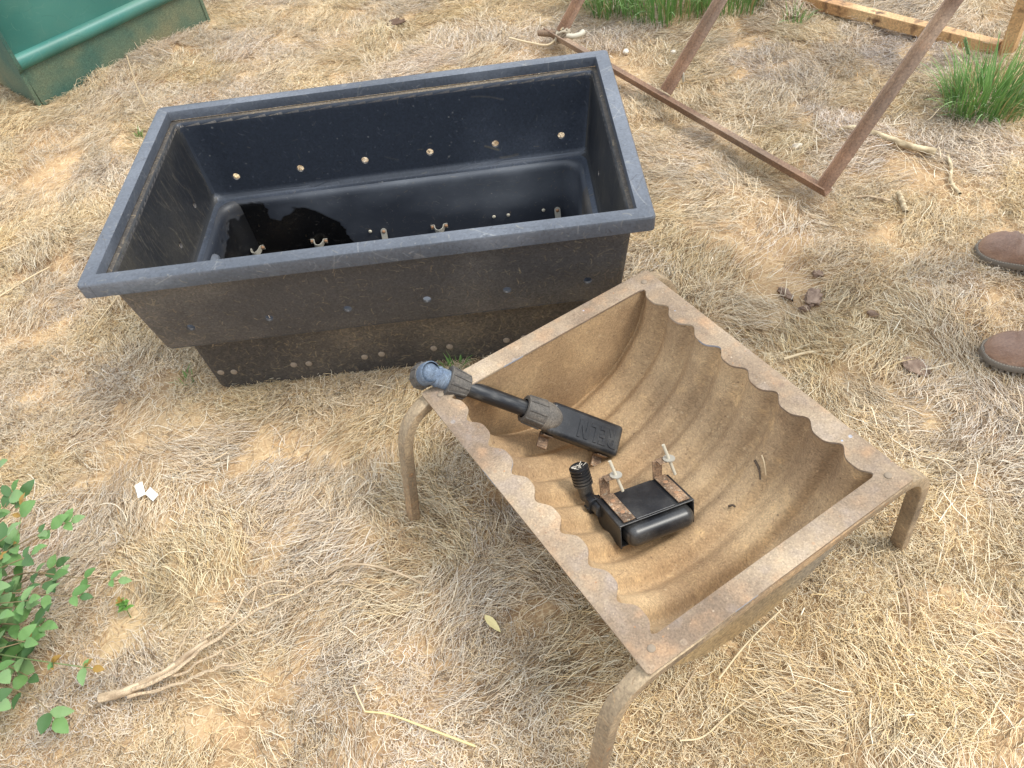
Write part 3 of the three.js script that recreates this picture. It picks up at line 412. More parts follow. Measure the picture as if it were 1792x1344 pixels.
// ───────────────────────── float valves lying in the trough
const font = await new FontLoader().loadAsync('fonts/droid/droid_sans_bold.typeface.json');
const nut = (r0, r1, h, ribs, depth = 0.0018) => { // tapered collar with ribs, along +y
  const g = lathe([[r0 * 0.7, 0], [r0 - 0.001, 0], [r0, 0.001], [r1, h - 0.001], [r1 - 0.001, h], [r1 * 0.7, h]], 40), L = [boxUV(g)];
  for (let i = 0; i < ribs; i++) { const a = i / ribs * 6.283, b = box(0.004, h * 0.92, depth * 2, 0, 0, 0, 0.001); b.rotateX(-Math.atan2(r0 - r1, h)); b.translate(0, h / 2, (r0 + r1) / 2); b.rotateY(a); L.push(b); }
  return merge(L);
};
{
  // valve with the long pipe: local +x runs from the elbow on the rim down to the end of the box
  const A = V(-0.163, 0.384, -1.11), B = V(0.193, 0.138, -1.058), X = B.clone().sub(A).normalize(), len = A.distanceTo(B);
  const t = thing('float_valve', 'black float valve with long pipe and blue elbow, box lettered RELN', 'float valve', A.toArray());
  const up = V(-0.05, 0.9, 0.42), Z = V().crossVectors(X, up).normalize(), Y = V().crossVectors(Z, X).normalize(); t.quaternion.setFromRotationMatrix(new THREE.Matrix4().makeBasis(X, Y, Z)); t.scale.set(1, 1.15, 1.15);
  const lay = (g, x) => { g.rotateZ(-Math.PI / 2); g.translate(x, 0, 0); return g; }; // +y becomes +x
  obj('pipe', lay(lathe([[0.011, 0], [0.0152, 0], [0.0152, 0.16], [0.011, 0.16]], 28), 0.08), M.blackPart, t);
  obj('tail_nut', lay(nut(0.0275, 0.0215, 0.046, 10), 0.042), M.greyPart, t);
  { const blue = [lay(lathe([[0.008, 0], [0.018, 0], [0.0182, 0.022], [0.0195, 0.023], [0.0195, 0.027], [0.018, 0.028], [0.018, 0.05]], 26), -0.004)]; const k = new THREE.SphereGeometry(0.0198, 20, 14); blue.push(k); const d = lathe([[0.02, -0.022], [0.021, -0.012], [0.0205, 0.012], [0.018, 0.016]], 26); blue.push(d); obj('elbow', merge(blue.map((g) => boxUV(g))), M.bluePart, t); }
  { const g = nut(0.023, 0.0245, 0.03, 9); g.rotateX(Math.PI); g.translate(0, -0.012, 0); obj('elbow_nut', g, M.greyPart, t); const g2 = lathe([[0, -0.062], [0.0145, -0.062], [0.016, -0.06], [0.016, -0.04]], 22); obj('outlet_stub', boxUV(g2), M.greyPart, t); }
  obj('collar_nut', lay(nut(0.0255, 0.0275, 0.046, 9), len * 0.505), M.greyPart, t);
  { const g = new THREE.SphereGeometry(1, 26, 16); g.scale(0.042, 0.0235, 0.0275); g.translate(len * 0.505 + 0.05, 0.002, 0); obj('valve_cap', boxUV(g), M.greyPart, t); }
  const b = obj('housing', box(0.178, 0.036, 0.062, len * 0.64 + 0.088, -0.004, 0.0, 0.009), M.blackPart, t);
  { const g = new TextGeometry('RELN', { font, size: 0.029, depth: 0.0014, curveSegments: 4, bevelEnabled: true, bevelThickness: 0.0004, bevelSize: 0.0005, bevelSegments: 1 }); g.computeBoundingBox(); const bb = g.boundingBox; g.translate(-(bb.min.x + bb.max.x) / 2, -(bb.min.y + bb.max.y) / 2, 0); g.scale(1.02, 1.15, 1); g.rotateX(-Math.PI / 2); g.rotateY(Math.PI); g.translate(len * 0.64 + 0.116, 0.0138, 0.002); obj('raised_lettering', boxUV(g), M.blackPart, b); }
  const brk = (x, l) => merge([box(0.024, 0.004, 0.03, x, -0.02, 0.04, 0.001), box(0.024, 0.022, 0.003, x, -0.011, 0.0335, 0.001), box(0.014, 0.003, l, x + 0.004, -0.0215, 0.052 + l / 2, 0.001)]);
  obj('bracket', brk(len * 0.64 + 0.012, 0.004), M.rustBracket, t); obj('bracket', brk(len * 0.64 + 0.148, 0.03), M.rustBracket, t);
}
{
  // the valve with its float showing: local x across the open front, z towards the viewer
  const t = thing('float_valve', 'black float valve with rusty brackets and rounded float in its open end', 'float valve', [0.224, 0.123, -0.849]);
  t.quaternion.setFromRotationMatrix(new THREE.Matrix4().makeBasis(V(0.9513, -0.1229, -0.2828), V(0.0265, 0.9463, -0.3222), V(0.3072, 0.299, 0.9035)));
  const w = 0.168, h = 0.058, d = 0.098, th = 0.0035;
  obj('housing', merge([box(w, th, d, 0, h - th / 2, 0), box(th, h - 0.0045, d, -w / 2 + th / 2, h / 2 - 0.002, 0), box(th, h - 0.0045, d, w / 2 - th / 2, h / 2 - 0.002, 0), box(w - 0.008, th, d - 0.008, 0, th / 2, -0.001), box(w - 0.008, h - 0.009, th, 0, h / 2, -d / 2 + th / 2), box(w * 0.52, 0.004, d * 0.96, -0.002, h + 0.001, 0.0)]), M.blackPart, t);
  obj('float', box(w - 0.017, 0.046, 0.106, 0.002, 0.0268, 0.018, 0.021), M.blackPart, t);
  for (const [x, up, m] of [[-0.06, 0.05, M.rustBracket], [0.062, 0.045, M.rustBracket]]) {
    const b = obj('bracket', merge([box(0.026, 0.0028, d * 0.94, x, h + 0.0045, 0, 0.001), box(0.022, up, 0.0028, x - 0.004, h + up / 2 + 0.001, -d / 2 + 0.002, 0.001), box(0.03, 0.0026, 0.02, x + 0.008, h + up, -d / 2 + 0.008, 0.001)]), m, t);
    for (const z of [-0.022, 0.018]) { const g = lathe([[0, 0.003], [0.005, 0.003], [0.0068, 0]], 12); g.translate(x, h + 0.003, z); const slot = box(0.009, 0.001, 0.0016, x, h + 0.0062, z, 0.0003); obj('screw', merge([boxUV(g), slot]), M.rustyBolt, b); }
    obj('washer', cyl(0.0125, 0.0125, 0.0022, 18).translate(x + 0.018, h + up + 0.003, -d / 2 + 0.012), M.galv, b);
    obj('bolt', rod(V(x + 0.01, h + up + 0.035, -d / 2 + 0.004), V(x + 0.027, h + up - 0.035, -d / 2 + 0.02), 0.0034), M.white, b);
  }
  // inlet elbow at the back left
  obj('elbow', merge([rod(V(-0.082, 0.04, -0.03), V(-0.084, 0.04, -0.088), 0.0135, 0.0135, 20), new THREE.SphereGeometry(0.0155, 18, 12).translate(-0.084, 0.041, -0.092), rod(V(-0.084, 0.041, -0.092), V(-0.087, 0.072, -0.1), 0.0145, 0.0165, 20)].map((g) => boxUV(g))), M.blackPart, t);
  { const L = [], a = V(-0.0865, 0.066, -0.099), b = V(-0.091, 0.108, -0.107), dir = b.clone().sub(a); L.push(...[0, 1, 2, 3, 4, 5].map((k) => rod(a.clone().addScaledVector(dir, k / 6), a.clone().addScaledVector(dir, (k + 0.6) / 6), 0.0205, 0.0205, 24))); const g = lathe([[0.0178, 0], [0.0178, 0.043], [0.015, 0.043], [0.0155, 0.02], [0, 0.02]], 24); L.push(along(g, a, b)); obj('threaded_inlet', merge(L.map((q) => boxUV(q))), M.blackPart, t);
    const wad = []; const r = rng(61); for (let i = 0; i < 16; i++) { const c = V(rr(-0.011, 0.011, r), rr(0.034, 0.043, r), rr(-0.011, 0.011, r)); wad.push(tube([c, V(c.x + rr(-0.012, 0.012, r), c.y + rr(-0.003, 0.006, r), c.z + rr(-0.012, 0.012, r)), V(c.x + rr(-0.014, 0.014, r), c.y, c.z + rr(-0.014, 0.014, r))], 0.0009, 0.0006, 6, 4)); } const q = merge(wad); along(q, a, b); obj('web_wad', q, M.stone, t); }
  { const g = nut(0.0185, 0.0185, 0.016, 8, 0.002); g.rotateX(-Math.PI / 2); g.translate(-0.084, 0.04, -0.05); obj('inlet_nut', g, M.blackPart, t); }
}

// ───────────────────────── green plastic tank, top left
{
  const dx = 0.744, dz = -0.668, yaw = Math.atan2(-dz, dx); // local +x along its front, -z behind it
  const t = thing('green_tank', 'dirty green plastic tank with a rolled bead above its skirt', 'tank', [-1.795, 0, -3.386], yaw);
  const L = 0.874, D = 0.62, sh = new THREE.Shape(); sh.moveTo(0.012, -0.004); sh.lineTo(0.06, -0.006); sh.lineTo(L - 0.17, -0.004); sh.lineTo(L, 0.012); sh.lineTo(L + 0.005, 0.17); sh.lineTo(0.004, 0.17); sh.closePath();
  const g = new THREE.ExtrudeGeometry(sh, { depth: 0.008, bevelEnabled: true, bevelSize: 0.001, bevelThickness: 0.001, bevelSegments: 1 }); g.translate(0, 0, -0.012); obj('skirt', boxUV(g), M.greenDirty, t);
  const c = cyl(0.032, 0.032, L - 0.006, 28); c.rotateZ(Math.PI / 2); c.translate(L / 2 + 0.004, 0.186, -0.012); obj('bead', boxUV(c), M.green, t);
  const wsh = new THREE.Shape(); wsh.moveTo(0.006, 0.19); wsh.lineTo(L - 0.002, 0.19); wsh.lineTo(L + 0.03, 0.75); wsh.lineTo(-0.03, 0.75); wsh.closePath();
  const wg = new THREE.ExtrudeGeometry(wsh, { depth: 0.008, bevelEnabled: false }); wg.translate(0, -0.19, -0.022); wg.rotateX(0.09); wg.translate(0, 0.19, 0); obj('front_wall', boxUV(wg), M.green, t);
  { const f = [[0.55, 0.36, 0.16, 0.004], [0.55, 0.46, 0.16, 0.004], [0.472, 0.41, 0.004, 0.1], [0.628, 0.41, 0.004, 0.1]].map(([x, y, w, h]) => box(w, h, 0.004, x, y, 0.007, 0.001)); const fg = merge(f); obj('moulded_outline', fg, mat({ color: rgb(0.3, 0.5, 0.46), roughness: 0.5 }), t); }
  for (const x of [0, L]) { const e = new THREE.Shape(); e.moveTo(0.0, 0); e.lineTo(-D, 0); e.lineTo(-D - 0.05, 0.75); e.lineTo(0.045, 0.75); e.quadraticCurveTo(0.02, 0.3, 0.022, 0.2); e.quadraticCurveTo(0.02, 0.16, 0.0, 0.15); e.closePath(); const q = new THREE.ExtrudeGeometry(e, { depth: 0.012, bevelEnabled: true, bevelSize: 0.002, bevelThickness: 0.002, bevelSegments: 2 }); q.rotateY(-Math.PI / 2); q.translate(x ? x + 0.004 : 0.004, 0, 0); obj('end_panel', boxUV(q), M.greenDirty, t); }
  obj('back_wall', box(L, 0.75, 0.01, L / 2, 0.375, -D - 0.02), M.green, t); obj('floor_panel', box(L - 0.02, 0.01, D, L / 2, 0.19, -D / 2 - 0.02), M.green, t);
}

// ───────────────────────── rusty angle-iron frame propped on an orange stand, top right
const angleBar = (a, b, up, w = 0.032, th = 0.005, flip = 1) => { // two flanges at right angles; the first faces `up`
  const L = a.distanceTo(b), X = b.clone().sub(a).normalize(), Zv = V().crossVectors(X, up).normalize().multiplyScalar(flip), Yv = V().crossVectors(Zv, X).normalize();
  const g = merge([box(L, th, w, L / 2, 0, 0, 0.0012), box(L, w - 0.002, th, L / 2, -w / 2 - 0.001, w / 2 - th / 2, 0.0012)]); g.applyMatrix4(new THREE.Matrix4().makeBasis(X, Yv, Zv).setPosition(a)); return g; };
{
  const A = V(1.02, 0.042, -1.922), d = V(-0.44, 0, -0.898), per = V(0.898, 0, -0.44), th = 47.5 * Math.PI / 180, u = per.clone().multiplyScalar(Math.cos(th)).add(V(0, Math.sin(th), 0)), nrm = V().crossVectors(d, u).normalize(); if (nrm.y < 0) nrm.negate();
  const t = thing('angle_iron_frame', 'rusty brown angle iron frame leaning back over the grass', 'frame', A.toArray()), at = (s, h) => d.clone().multiplyScalar(s).addScaledVector(u, h);
  obj('bottom_rail', angleBar(at(-0.015, 0), at(1.46, 0), V(-0.35, 0.93, 0.17).normalize(), 0.032, 0.005, -1), M.rustBar, t);
  for (const [s, e] of [[0.005, 0.0], [0.735, 0.02], [1.375, 0.02]]) obj('upright', angleBar(at(s, e), at(s, 1.34), nrm, 0.032, 0.005, -1), M.rustBar, t);
  obj('top_rail', angleBar(at(-0.015, 1.34), at(1.46, 1.34), nrm), M.rustBar, t);
  { const g = new THREE.SphereGeometry(1, 10, 8); g.scale(0.004, 0.02, 0.005); const p = at(0.725, 0.07); g.translate(p.x + 0.02, p.y + 0.01, p.z); obj('weld_bead', boxUV(g), M.white, t); }
}
{
  const a = V(1.915, 0.02, -2.6), b = V(1.33, 0.02, -3.33), t = thing('orange_stand', 'orange rusted square tube stand on the ground behind the frame', 'stand', [1.915, 0, -2.6]);
  const P = (p) => p.clone().sub(V(1.915, 0, -2.6)), bar = (p, q, w) => { const X = q.clone().sub(p), L = X.length(), g = box(L, w, w, L / 2, 0, 0, 0.003); X.normalize(); const up = Math.abs(X.y) > 0.9 ? V(0.63, 0, 0.78) : V(0, 1, 0), Zv = V().crossVectors(X, up).normalize(), Yv = V().crossVectors(Zv, X); g.applyMatrix4(new THREE.Matrix4().makeBasis(X, Yv, Zv).setPosition(p)); return g; };
  obj('ground_rail', bar(P(a), P(b), 0.044), M.orangeBar, t);
  for (const p of [V(1.937, 0, -2.578), V(1.31, 0, -3.355)]) obj('post', bar(P(p), P(V(p.x, 0.95, p.z)), 0.044), M.orangeBar, t);
  obj('top_rail', bar(P(V(1.957, 0.97, -2.553)), P(V(1.29, 0.97, -3.38)), 0.04), M.orangeBar, t);
}
{ // rope and hose tie round the far foot of the frame
  const t = thing('rope_tie', 'knot of grey rope with a white hose end tied to frame foot', 'rope', [0.418, 0, -3.17]), r = rng(9), L = [];
  for (let k = 0; k < 6; k++) { const p = []; for (let i = 0; i < 8; i++) { const a = i / 8 * 6.283 + k; p.push(V(0.028 * Math.cos(a) * rr(0.7, 1.3, r) + 0.005, 0.05 + 0.024 * Math.sin(a + k * 0.6), 0.02 * Math.sin(a * 1.0 + k) + rr(-0.006, 0.006, r))); } p.push(p[0].clone()); L.push(tube(p, 0.005, 0.005, 40, 7)); }
  obj('knot', L, M.rope, t);
  obj('hose_end', tube([[0.02, 0.055, 0.02], [0.045, 0.052, 0.03], [0.075, 0.055, 0.03], [0.09, 0.06, 0.02]], 0.0095, 0.0115, 16, 12), M.white, t);
  obj('pin', rod(V(-0.085, 0.05, -0.05), V(0.0, 0.055, 0.0), 0.012, 0.014), M.rustBracket, t);
  obj('loose_end', [tube([[0.0, 0.06, 0], [-0.05, 0.03, 0.02], [-0.12, 0.015, -0.05], [-0.2, 0.012, -0.13]], 0.0045, 0.004, 20, 6), tube([[0.0, 0.07, 0], [0.03, 0.11, -0.03], [0.05, 0.12, -0.06]], 0.003, 0.002, 10, 5)], M.strawPale, t);
}

// ───────────────────────── person standing at the right edge; the photo shows the boots
{
  const F = V(-0.905, 0, -0.425).normalize(), S = V(-F.z, 0, F.x); // facing, and the wearer's right
  const t = thing('person', 'person in worn brown leather boots standing at the right edge', 'person', [1.52, 0, -1.28]);
  const toes = [[1.318, -1.592], [1.148, -1.232]];
  const bootMat = M.leather, half = (u) => { // outline half width along the foot, u 0 heel .. 1 toe
    const h = 0.036 + 0.014 * sstep(0.25, 0.72, u) + 0.001; const toe = u > 0.74 ? Math.sqrt(Math.max(0, 1 - ((u - 0.74) / 0.26) ** 2.4)) : 1, heel = u < 0.12 ? Math.sqrt(Math.max(0, 1 - ((0.12 - u) / 0.12) ** 2)) : 1; return h * toe * heel; };
  toes.forEach(([tx, tz], k) => {
    const b = new THREE.Group(); b.name = 'boot'; t.add(b); const Lb = 0.3, yaw = Math.atan2(F.x, F.z) + (k ? 0.06 : -0.1);
    b.position.set(tx - Math.sin(yaw) * Lb - 1.52, 0.004, tz - Math.cos(yaw) * Lb + 1.28); b.rotation.y = yaw; // local z runs heel to toe
    const nu = 44, nv = 18, pos = [], uv = [], idx = [];
    for (let i = 0; i <= nu; i++) { const u = 0.015 + 0.977 * i / nu, w = half(u) * 0.97 + 0.0004, top = 0.026 + (u > 0.7 ? 0.056 * Math.pow(Math.max(0, 1 - Math.pow((u - 0.7) / 0.293, 2.6)), 0.5) : 0.056 + 0.058 * sstep(0.7, 0.3, u)) + 0.0045 * Math.sin(u * 62) * sstep(0.45, 0.56, u) * sstep(0.88, 0.74, u);
      for (let j = 0; j <= nv; j++) { const a = Math.PI * j / nv, cx = Math.cos(a), sy = Math.sin(a), ex = Math.sign(cx) * Math.pow(Math.abs(cx), 0.86), ey = Math.pow(sy, 0.9); pos.push(w * ex * (1 - 0.08 * ey), 0.024 + (top - 0.024) * ey, u * Lb); uv.push(a * 0.06, u * Lb); } }
    for (let i = 0; i < nu; i++) for (let j = 0; j < nv; j++) { const a = i * (nv + 1) + j, c = a + nv + 1; idx.push(a, c, a + 1, a + 1, c, c + 1); }
    const g = new THREE.BufferGeometry(); g.setAttribute('position', new THREE.Float32BufferAttribute(pos, 3)); g.setAttribute('uv', new THREE.Float32BufferAttribute(uv, 2)); g.setIndex(idx); g.computeVertexNormals();
    obj('upper', g, bootMat, b);
    const sft = lathe([[0.034, 0.05], [0.043, 0.1], [0.046, 0.15], [0.052, 0.19], [0.05, 0.195], [0.045, 0.19]], 24); sft.scale(1, 1, 1.25); sft.translate(0, 0, 0.088); obj('shaft', boxUV(sft), bootMat, b);
    const sh = new THREE.Shape(); for (let i = 0; i <= 40; i++) { const u = i / 40, w = half(u) + 0.003; i ? sh.lineTo(w, -0.004 + u * (Lb + 0.006)) : sh.moveTo(w, -0.005); } for (let i = 40; i >= 0; i--) { const u = i / 40; sh.lineTo(-half(u) - 0.004, -0.005 + u * (Lb + 0.008)); }
    const sg = new THREE.ExtrudeGeometry(sh, { depth: 0.012, bevelEnabled: true, bevelSize: 0.002, bevelThickness: 0.002, bevelSegments: 2 }); sg.rotateX(Math.PI / 2); sg.translate(0, 0.026, 0); const so = obj('sole', boxUV(toCreasedNormals(sg.deleteAttribute('uv') && sg, 0.5)), M.sole, b);
    { const w = []; for (let i = 0; i <= 60; i++) { const k = i / 60 * 2, u = k < 1 ? k : 2 - k, e = (half(Math.min(0.995, u)) + 0.0012) * (k < 1 ? 1 : -1); w.push(V(e, 0.0275, -0.003 + u * (Lb + 0.003))); } const c = new THREE.CatmullRomCurve3(w, true), st = []; for (let i = 0; i < 110; i++) { const p = c.getPointAt(i / 110), q = c.getPointAt(((i + 0.55) / 110) % 1); st.push(rod(p, q, 0.0012, 0.0012, 5)); } obj('welt_stitching', st, mat({ color: rgb(0.42, 0.35, 0.26), roughness: 0.9 }), so); }
    const lugs = []; for (let i = 1; i < 22; i++) { const u = i / 22, w = half(u); if (w < 0.012) continue; for (const s of [-1, 1]) lugs.push(box(w * 0.7, 0.013, 0.0085, s * (w + 0.003 - w * 0.35), 0.0055, u * Lb, 0.0015)); } lugs.push(box(0.04, 0.013, 0.012, 0, 0.0055, Lb - 0.004, 0.003)); obj('tread', lugs, M.sole, so);
  });
  // the figure above the boots, one continuous surface
  const N = 96, size = 1.85, mc = new MarchingCubes(N, M.sole, false, false, 200000), mid = V((toes[0][0] + toes[1][0]) / 2, 0, (toes[0][1] + toes[1][1]) / 2).addScaledVector(F, -0.2);
  const Lc = (f, y, s) => [f, y, s], ank = toes.map(([x, z]) => { const p = V(x, 0, z).addScaledVector(F, -0.21).sub(mid); return [p.dot(F), p.dot(S)]; });
  const bones = []; ank.forEach(([f, s], k) => { const sg = Math.sign(s); bones.push([[f, 0.13, s], [f + 0.02, 0.5, s * 0.8], 0.062, 0.075], [[f + 0.02, 0.5, s * 0.8], [0, 0.92, sg * 0.09], 0.078, 0.1], [[0, 1.42, sg * 0.17], [-0.03, 1.14, sg * 0.25], 0.06, 0.048], [[-0.03, 1.14, sg * 0.25], [0.05, 0.9, sg * 0.25], 0.045, 0.035], [[0.05, 0.9, sg * 0.25], [0.08, 0.8, sg * 0.24], 0.04, 0.03]); });
  bones.push([[0, 0.95, -0.05], [0, 0.95, 0.05], 0.12, 0.12], [[0, 0.98, 0], [0.01, 1.34, 0], 0.14, 0.16], [[0, 1.4, -0.11], [0, 1.4, 0.11], 0.09, 0.09], [[0.01, 1.42, 0], [0.03, 1.56, 0], 0.058, 0.054], [[0.04, 1.62, 0], [0.02, 1.69, 0], 0.085, 0.098], [[0.12, 1.63, 0], [0.125, 1.615, 0], 0.014, 0.018]);
  const sd = (p) => { let s = 9; for (const [a, b, r0, r1] of bones) { const bx = b[0] - a[0], by = b[1] - a[1], bz = b[2] - a[2], px = p[0] - a[0], py = p[1] - a[1], pz = p[2] - a[2], h = clamp((px * bx + py * by + pz * bz) / (bx * bx + by * by + bz * bz)), q = Math.hypot(px - bx * h, py - by * h, pz - bz * h) - (r0 + (r1 - r0) * h), k = 0.025, e = clamp(0.5 + 0.5 * (q - s) / k); s = q * (1 - e) + s * e - k * e * (1 - e); if (e === 0) s = Math.min(s, q); } return s; };
  mc.isolation = 0; const half2 = N / 2, cw = size / 2;
  for (let z = 0; z < N; z++) for (let y = 0; y < N; y++) for (let x = 0; x < N; x++) { const f = (x - half2) / half2 * cw, h = (y - half2) / half2 * cw + 0.93, s = (z - half2) / half2 * cw; mc.field[x + y * N + z * N * N] = Math.abs(f) > 0.4 || Math.abs(s) > 0.5 ? -1 : -sd([f, h, s]); }
  mc.update(); const n = mc.count * 3, pa = mc.positionArray, pos = new Float32Array(n), col = new Float32Array(n);
  for (let i = 0; i < n; i += 3) { const f = pa[i] * cw, h = pa[i + 1] * cw + 0.93, s = pa[i + 2] * cw; pos[i] = F.x * f + S.x * s + mid.x - 1.52; pos[i + 1] = h; pos[i + 2] = F.z * f + S.z * s + mid.z + 1.28; const c = h < 0.97 && Math.abs(s) < 0.222 || h < 0.7 ? [0.06, 0.075, 0.11] : h > 1.71 || h > 1.6 && f < 0.0 ? [0.06, 0.04, 0.025] : h > 1.5 || h < 0.92 ? [0.5, 0.32, 0.23] : [0.14, 0.2, 0.28]; col.set(c, i); }
  let g = new THREE.BufferGeometry(); g.setAttribute('position', new THREE.BufferAttribute(pos, 3)); g.setAttribute('color', new THREE.BufferAttribute(col, 3)); g = mergeVertices(g, 1e-4); g.computeVertexNormals();
  obj('body', g, mat({ vertexColors: true, roughness: 0.9 }), t);
}

// ───────────────────────── grass, weeds and shrub
function grassTuft(label, x, z, n, rad, len, seed, group, heads = 0) {
  const t = thing('grass_tuft', label, 'grass', [x, gh(x, z), z], 0, group), r = rng(seed), pos = [], nor = [], col = [], idx = [], hs = [];
  for (let i = 0; i < n; i++) {
    const a = r() * 6.283, d = rad[0] * Math.sqrt(r()), e = rad[1] * Math.sqrt(r()); let bx = d * Math.cos(a), bz = d * Math.sin(a) * 0.7; const an = a + (r() - 0.5) * 1.6, L = len[0] + (len[1] - len[0]) * r(), w = rr(0.0013, 0.0032, r), seg = 6, base = pos.length / 3, lean = rr(0.15, 1.25, r) * (0.4 + e / rad[1] * 0.8);
    let el = Math.PI / 2 - lean * 0.35, px = bx, py = 0, pz = bz; const kd = lean * rr(0.6, 1.5, r) / seg, dead = r() < 0.12, c = dead ? [0.42, 0.33, 0.14] : mix3([0.11, 0.25, 0.06], [0.27, 0.45, 0.12], r()), sx = -Math.sin(an), sz = Math.cos(an);
    for (let s = 0; s <= seg; s++) { const ww = w * (1 - (s / seg) ** 2 * 0.92); pos.push(px - sx * ww, py, pz - sz * ww, px + Math.cos(an) * ww * 0.3, py - ww * 0.3, pz + Math.sin(an) * ww * 0.3, px + sx * ww, py, pz + sz * ww); const nx = -Math.cos(an) * Math.sin(el) * 0.7, ny = Math.cos(el) + 0.5, nz = -Math.sin(an) * Math.sin(el) * 0.7; for (let q = 0; q < 3; q++) { nor.push(nx, ny, nz); col.push(...c); } px += Math.cos(an) * Math.cos(el) * L / seg; pz += Math.sin(an) * Math.cos(el) * L / seg; py = Math.max(0.004, py + Math.sin(el) * L / seg); el -= kd; if (s) { const m = base + (s - 1) * 3; for (const q of [0, 1]) idx.push(m + q, m + 3 + q, m + q + 1, m + q + 1, m + 3 + q, m + 4 + q); } }
    if (hs.length < heads && L > len[1] * 0.72) hs.push([px, py, pz, an]);
  }
  const g = new THREE.BufferGeometry(); g.setAttribute('position', new THREE.Float32BufferAttribute(pos, 3)); g.setAttribute('normal', new THREE.Float32BufferAttribute(nor, 3)); g.setAttribute('color', new THREE.Float32BufferAttribute(col, 3)); g.setIndex(idx); g.computeVertexNormals(); obj('blades', g, M.blade, t).userData.kind = 'stuff';
  for (const [hx, hy, hz, an] of hs) { const L = []; for (let i = 0; i < 9; i++) { const k = new THREE.SphereGeometry(1, 6, 5); k.scale(0.0035, 0.008, 0.003); k.translate((i % 2 - 0.5) * 0.005, i * 0.006, 0); L.push(k); L.push(rod(V(0, i * 0.006, 0), V((i % 2 - 0.5) * 0.02, i * 0.006 + 0.035, 0), 0.0004, 0.0002, 3)); } const q = merge(L.map((k) => boxUV(k))); q.rotateZ(-0.5); q.rotateY(-an); q.translate(hx, hy - 0.01, hz); obj('seed_head', q, M.leaf[3], t); }
  return t;
}
grassTuft('bushy green grass tuft with seed heads left of the orange post foot', 1.7, -2.27, 520, [0.14, 0.2], [0.1, 0.24], 301, undefined, 9);
grassTuft('wide band of green grass between frame uprights at top edge', 0.9, -3.33, 320, [0.2, 0.3], [0.12, 0.26], 302);
grassTuft('thick green grass clump behind the middle upright of the frame', 1.13, -3.26, 240, [0.15, 0.2], [0.15, 0.3], 303);
grassTuft('green grass at the left end of the band near rope tie', 0.68, -3.43, 200, [0.12, 0.2], [0.14, 0.3], 304);
grassTuft('tiny green sprout under the left corner of black tub', -0.89, -1.6, 16, [0.03, 0.03], [0.02, 0.05], 305);
grassTuft('tiny green sprout between green tank and black tub', -1.29, -2.98, 14, [0.02, 0.02], [0.02, 0.05], 306);
grassTuft('short green sprouts on grey straw below the orange rail', 1.36, -3.1, 40, [0.05, 0.05], [0.03, 0.09], 307);
grassTuft('small dry yellow tuft between tub foot and trough corner', -0.14, -1.47, 40, [0.04, 0.04], [0.03, 0.07], 308);

const leafGeo = (len, wid, seed) => { // ovate, folded along the midrib, slightly arched, notched edge
  const r = rng(seed), n = 9, pos = [], idx = [], uv = [];
  for (let i = 0; i <= n; i++) { const u = i / n, w = wid * Math.pow(Math.sin(Math.PI * Math.pow(u, 0.82)), 0.85) * (i % 2 ? 1.05 : 0.97), y = 0.12 * len * Math.sin(u * 2.4) * (0.6 + 0.5 * r()) - 0.08 * len * u * u; for (const k of [-1, -0.5, 0, 0.5, 1]) { pos.push(u * len, y + Math.abs(k) * w * 0.22, k * w); uv.push(u, k); } }
  for (let i = 0; i < n; i++) for (let k = 0; k < 4; k++) { const a = i * 5 + k; idx.push(a, a + 1, a + 5, a + 1, a + 6, a + 5); }
  const g = new THREE.BufferGeometry(); g.setAttribute('position', new THREE.Float32BufferAttribute(pos, 3)); g.setAttribute('uv', new THREE.Float32BufferAttribute(uv, 2)); g.setIndex(idx); g.computeVertexNormals(); return g; };
const LEAVES = [0, 1, 2, 3].map((k) => leafGeo(1, 0.24 + 0.03 * k, 80 + k));
function spray(t, pts, nPairs, size, r, young = 0, r0 = 0.0022) { // a shoot: stem with pairs of leaflets and one at the tip
  const c = new THREE.CatmullRomCurve3(pts.map((p) => V(...p))); obj('stem', tube(pts, r0, r0 * 0.45, 18, 6), young > 0.5 ? M.greenStem : M.stem, t);
  const put = (p, dir, s, red) => { const o = obj('leaf', LEAVES[(r() * 4) | 0], M.leaf[red ? 4 : (r() * 4) | 0], t); const X = dir.clone().normalize(), up = V(rr(-0.35, 0.35, r), 1, rr(-0.2, 0.5, r)), Z = V().crossVectors(X, up).normalize(), Y = V().crossVectors(Z, X); o.quaternion.setFromRotationMatrix(new THREE.Matrix4().makeBasis(X, Y, Z)); o.position.copy(p); o.scale.setScalar(s); };
  for (let i = 0; i < nPairs; i++) { const u = 0.25 + 0.7 * i / Math.max(1, nPairs - 1), p = c.getPointAt(u), T = c.getTangentAt(u), Sd = V(-T.z, 0, T.x).normalize(); for (const s of [-1, 1]) { if (r() < 0.06) continue; const d = Sd.clone().multiplyScalar(s * rr(0.8, 1.1, r)).addScaledVector(T, rr(0.25, 0.9, r)).add(V(0, rr(-0.15, 0.35, r), 0)); { const red = young && u > 0.6 && r() < young; put(p, d, (red ? 0.55 : 1.15) * size * rr(0.7, 1.2, r), red); if (red) for (let q = 0; q < 2; q++) put(p, V(d.x + rr(-0.8, 0.8, r), 0.5, d.z + rr(-0.8, 0.8, r)), 0.5 * size * rr(0.7, 1.2, r), r() < 0.8); }; } }
  put(c.getPointAt(1), c.getTangentAt(1).add(V(0, 0.1, 0)), (young ? 0.8 : 1.15) * size * rr(0.9, 1.2, r), young > 0 && r() < young);
}
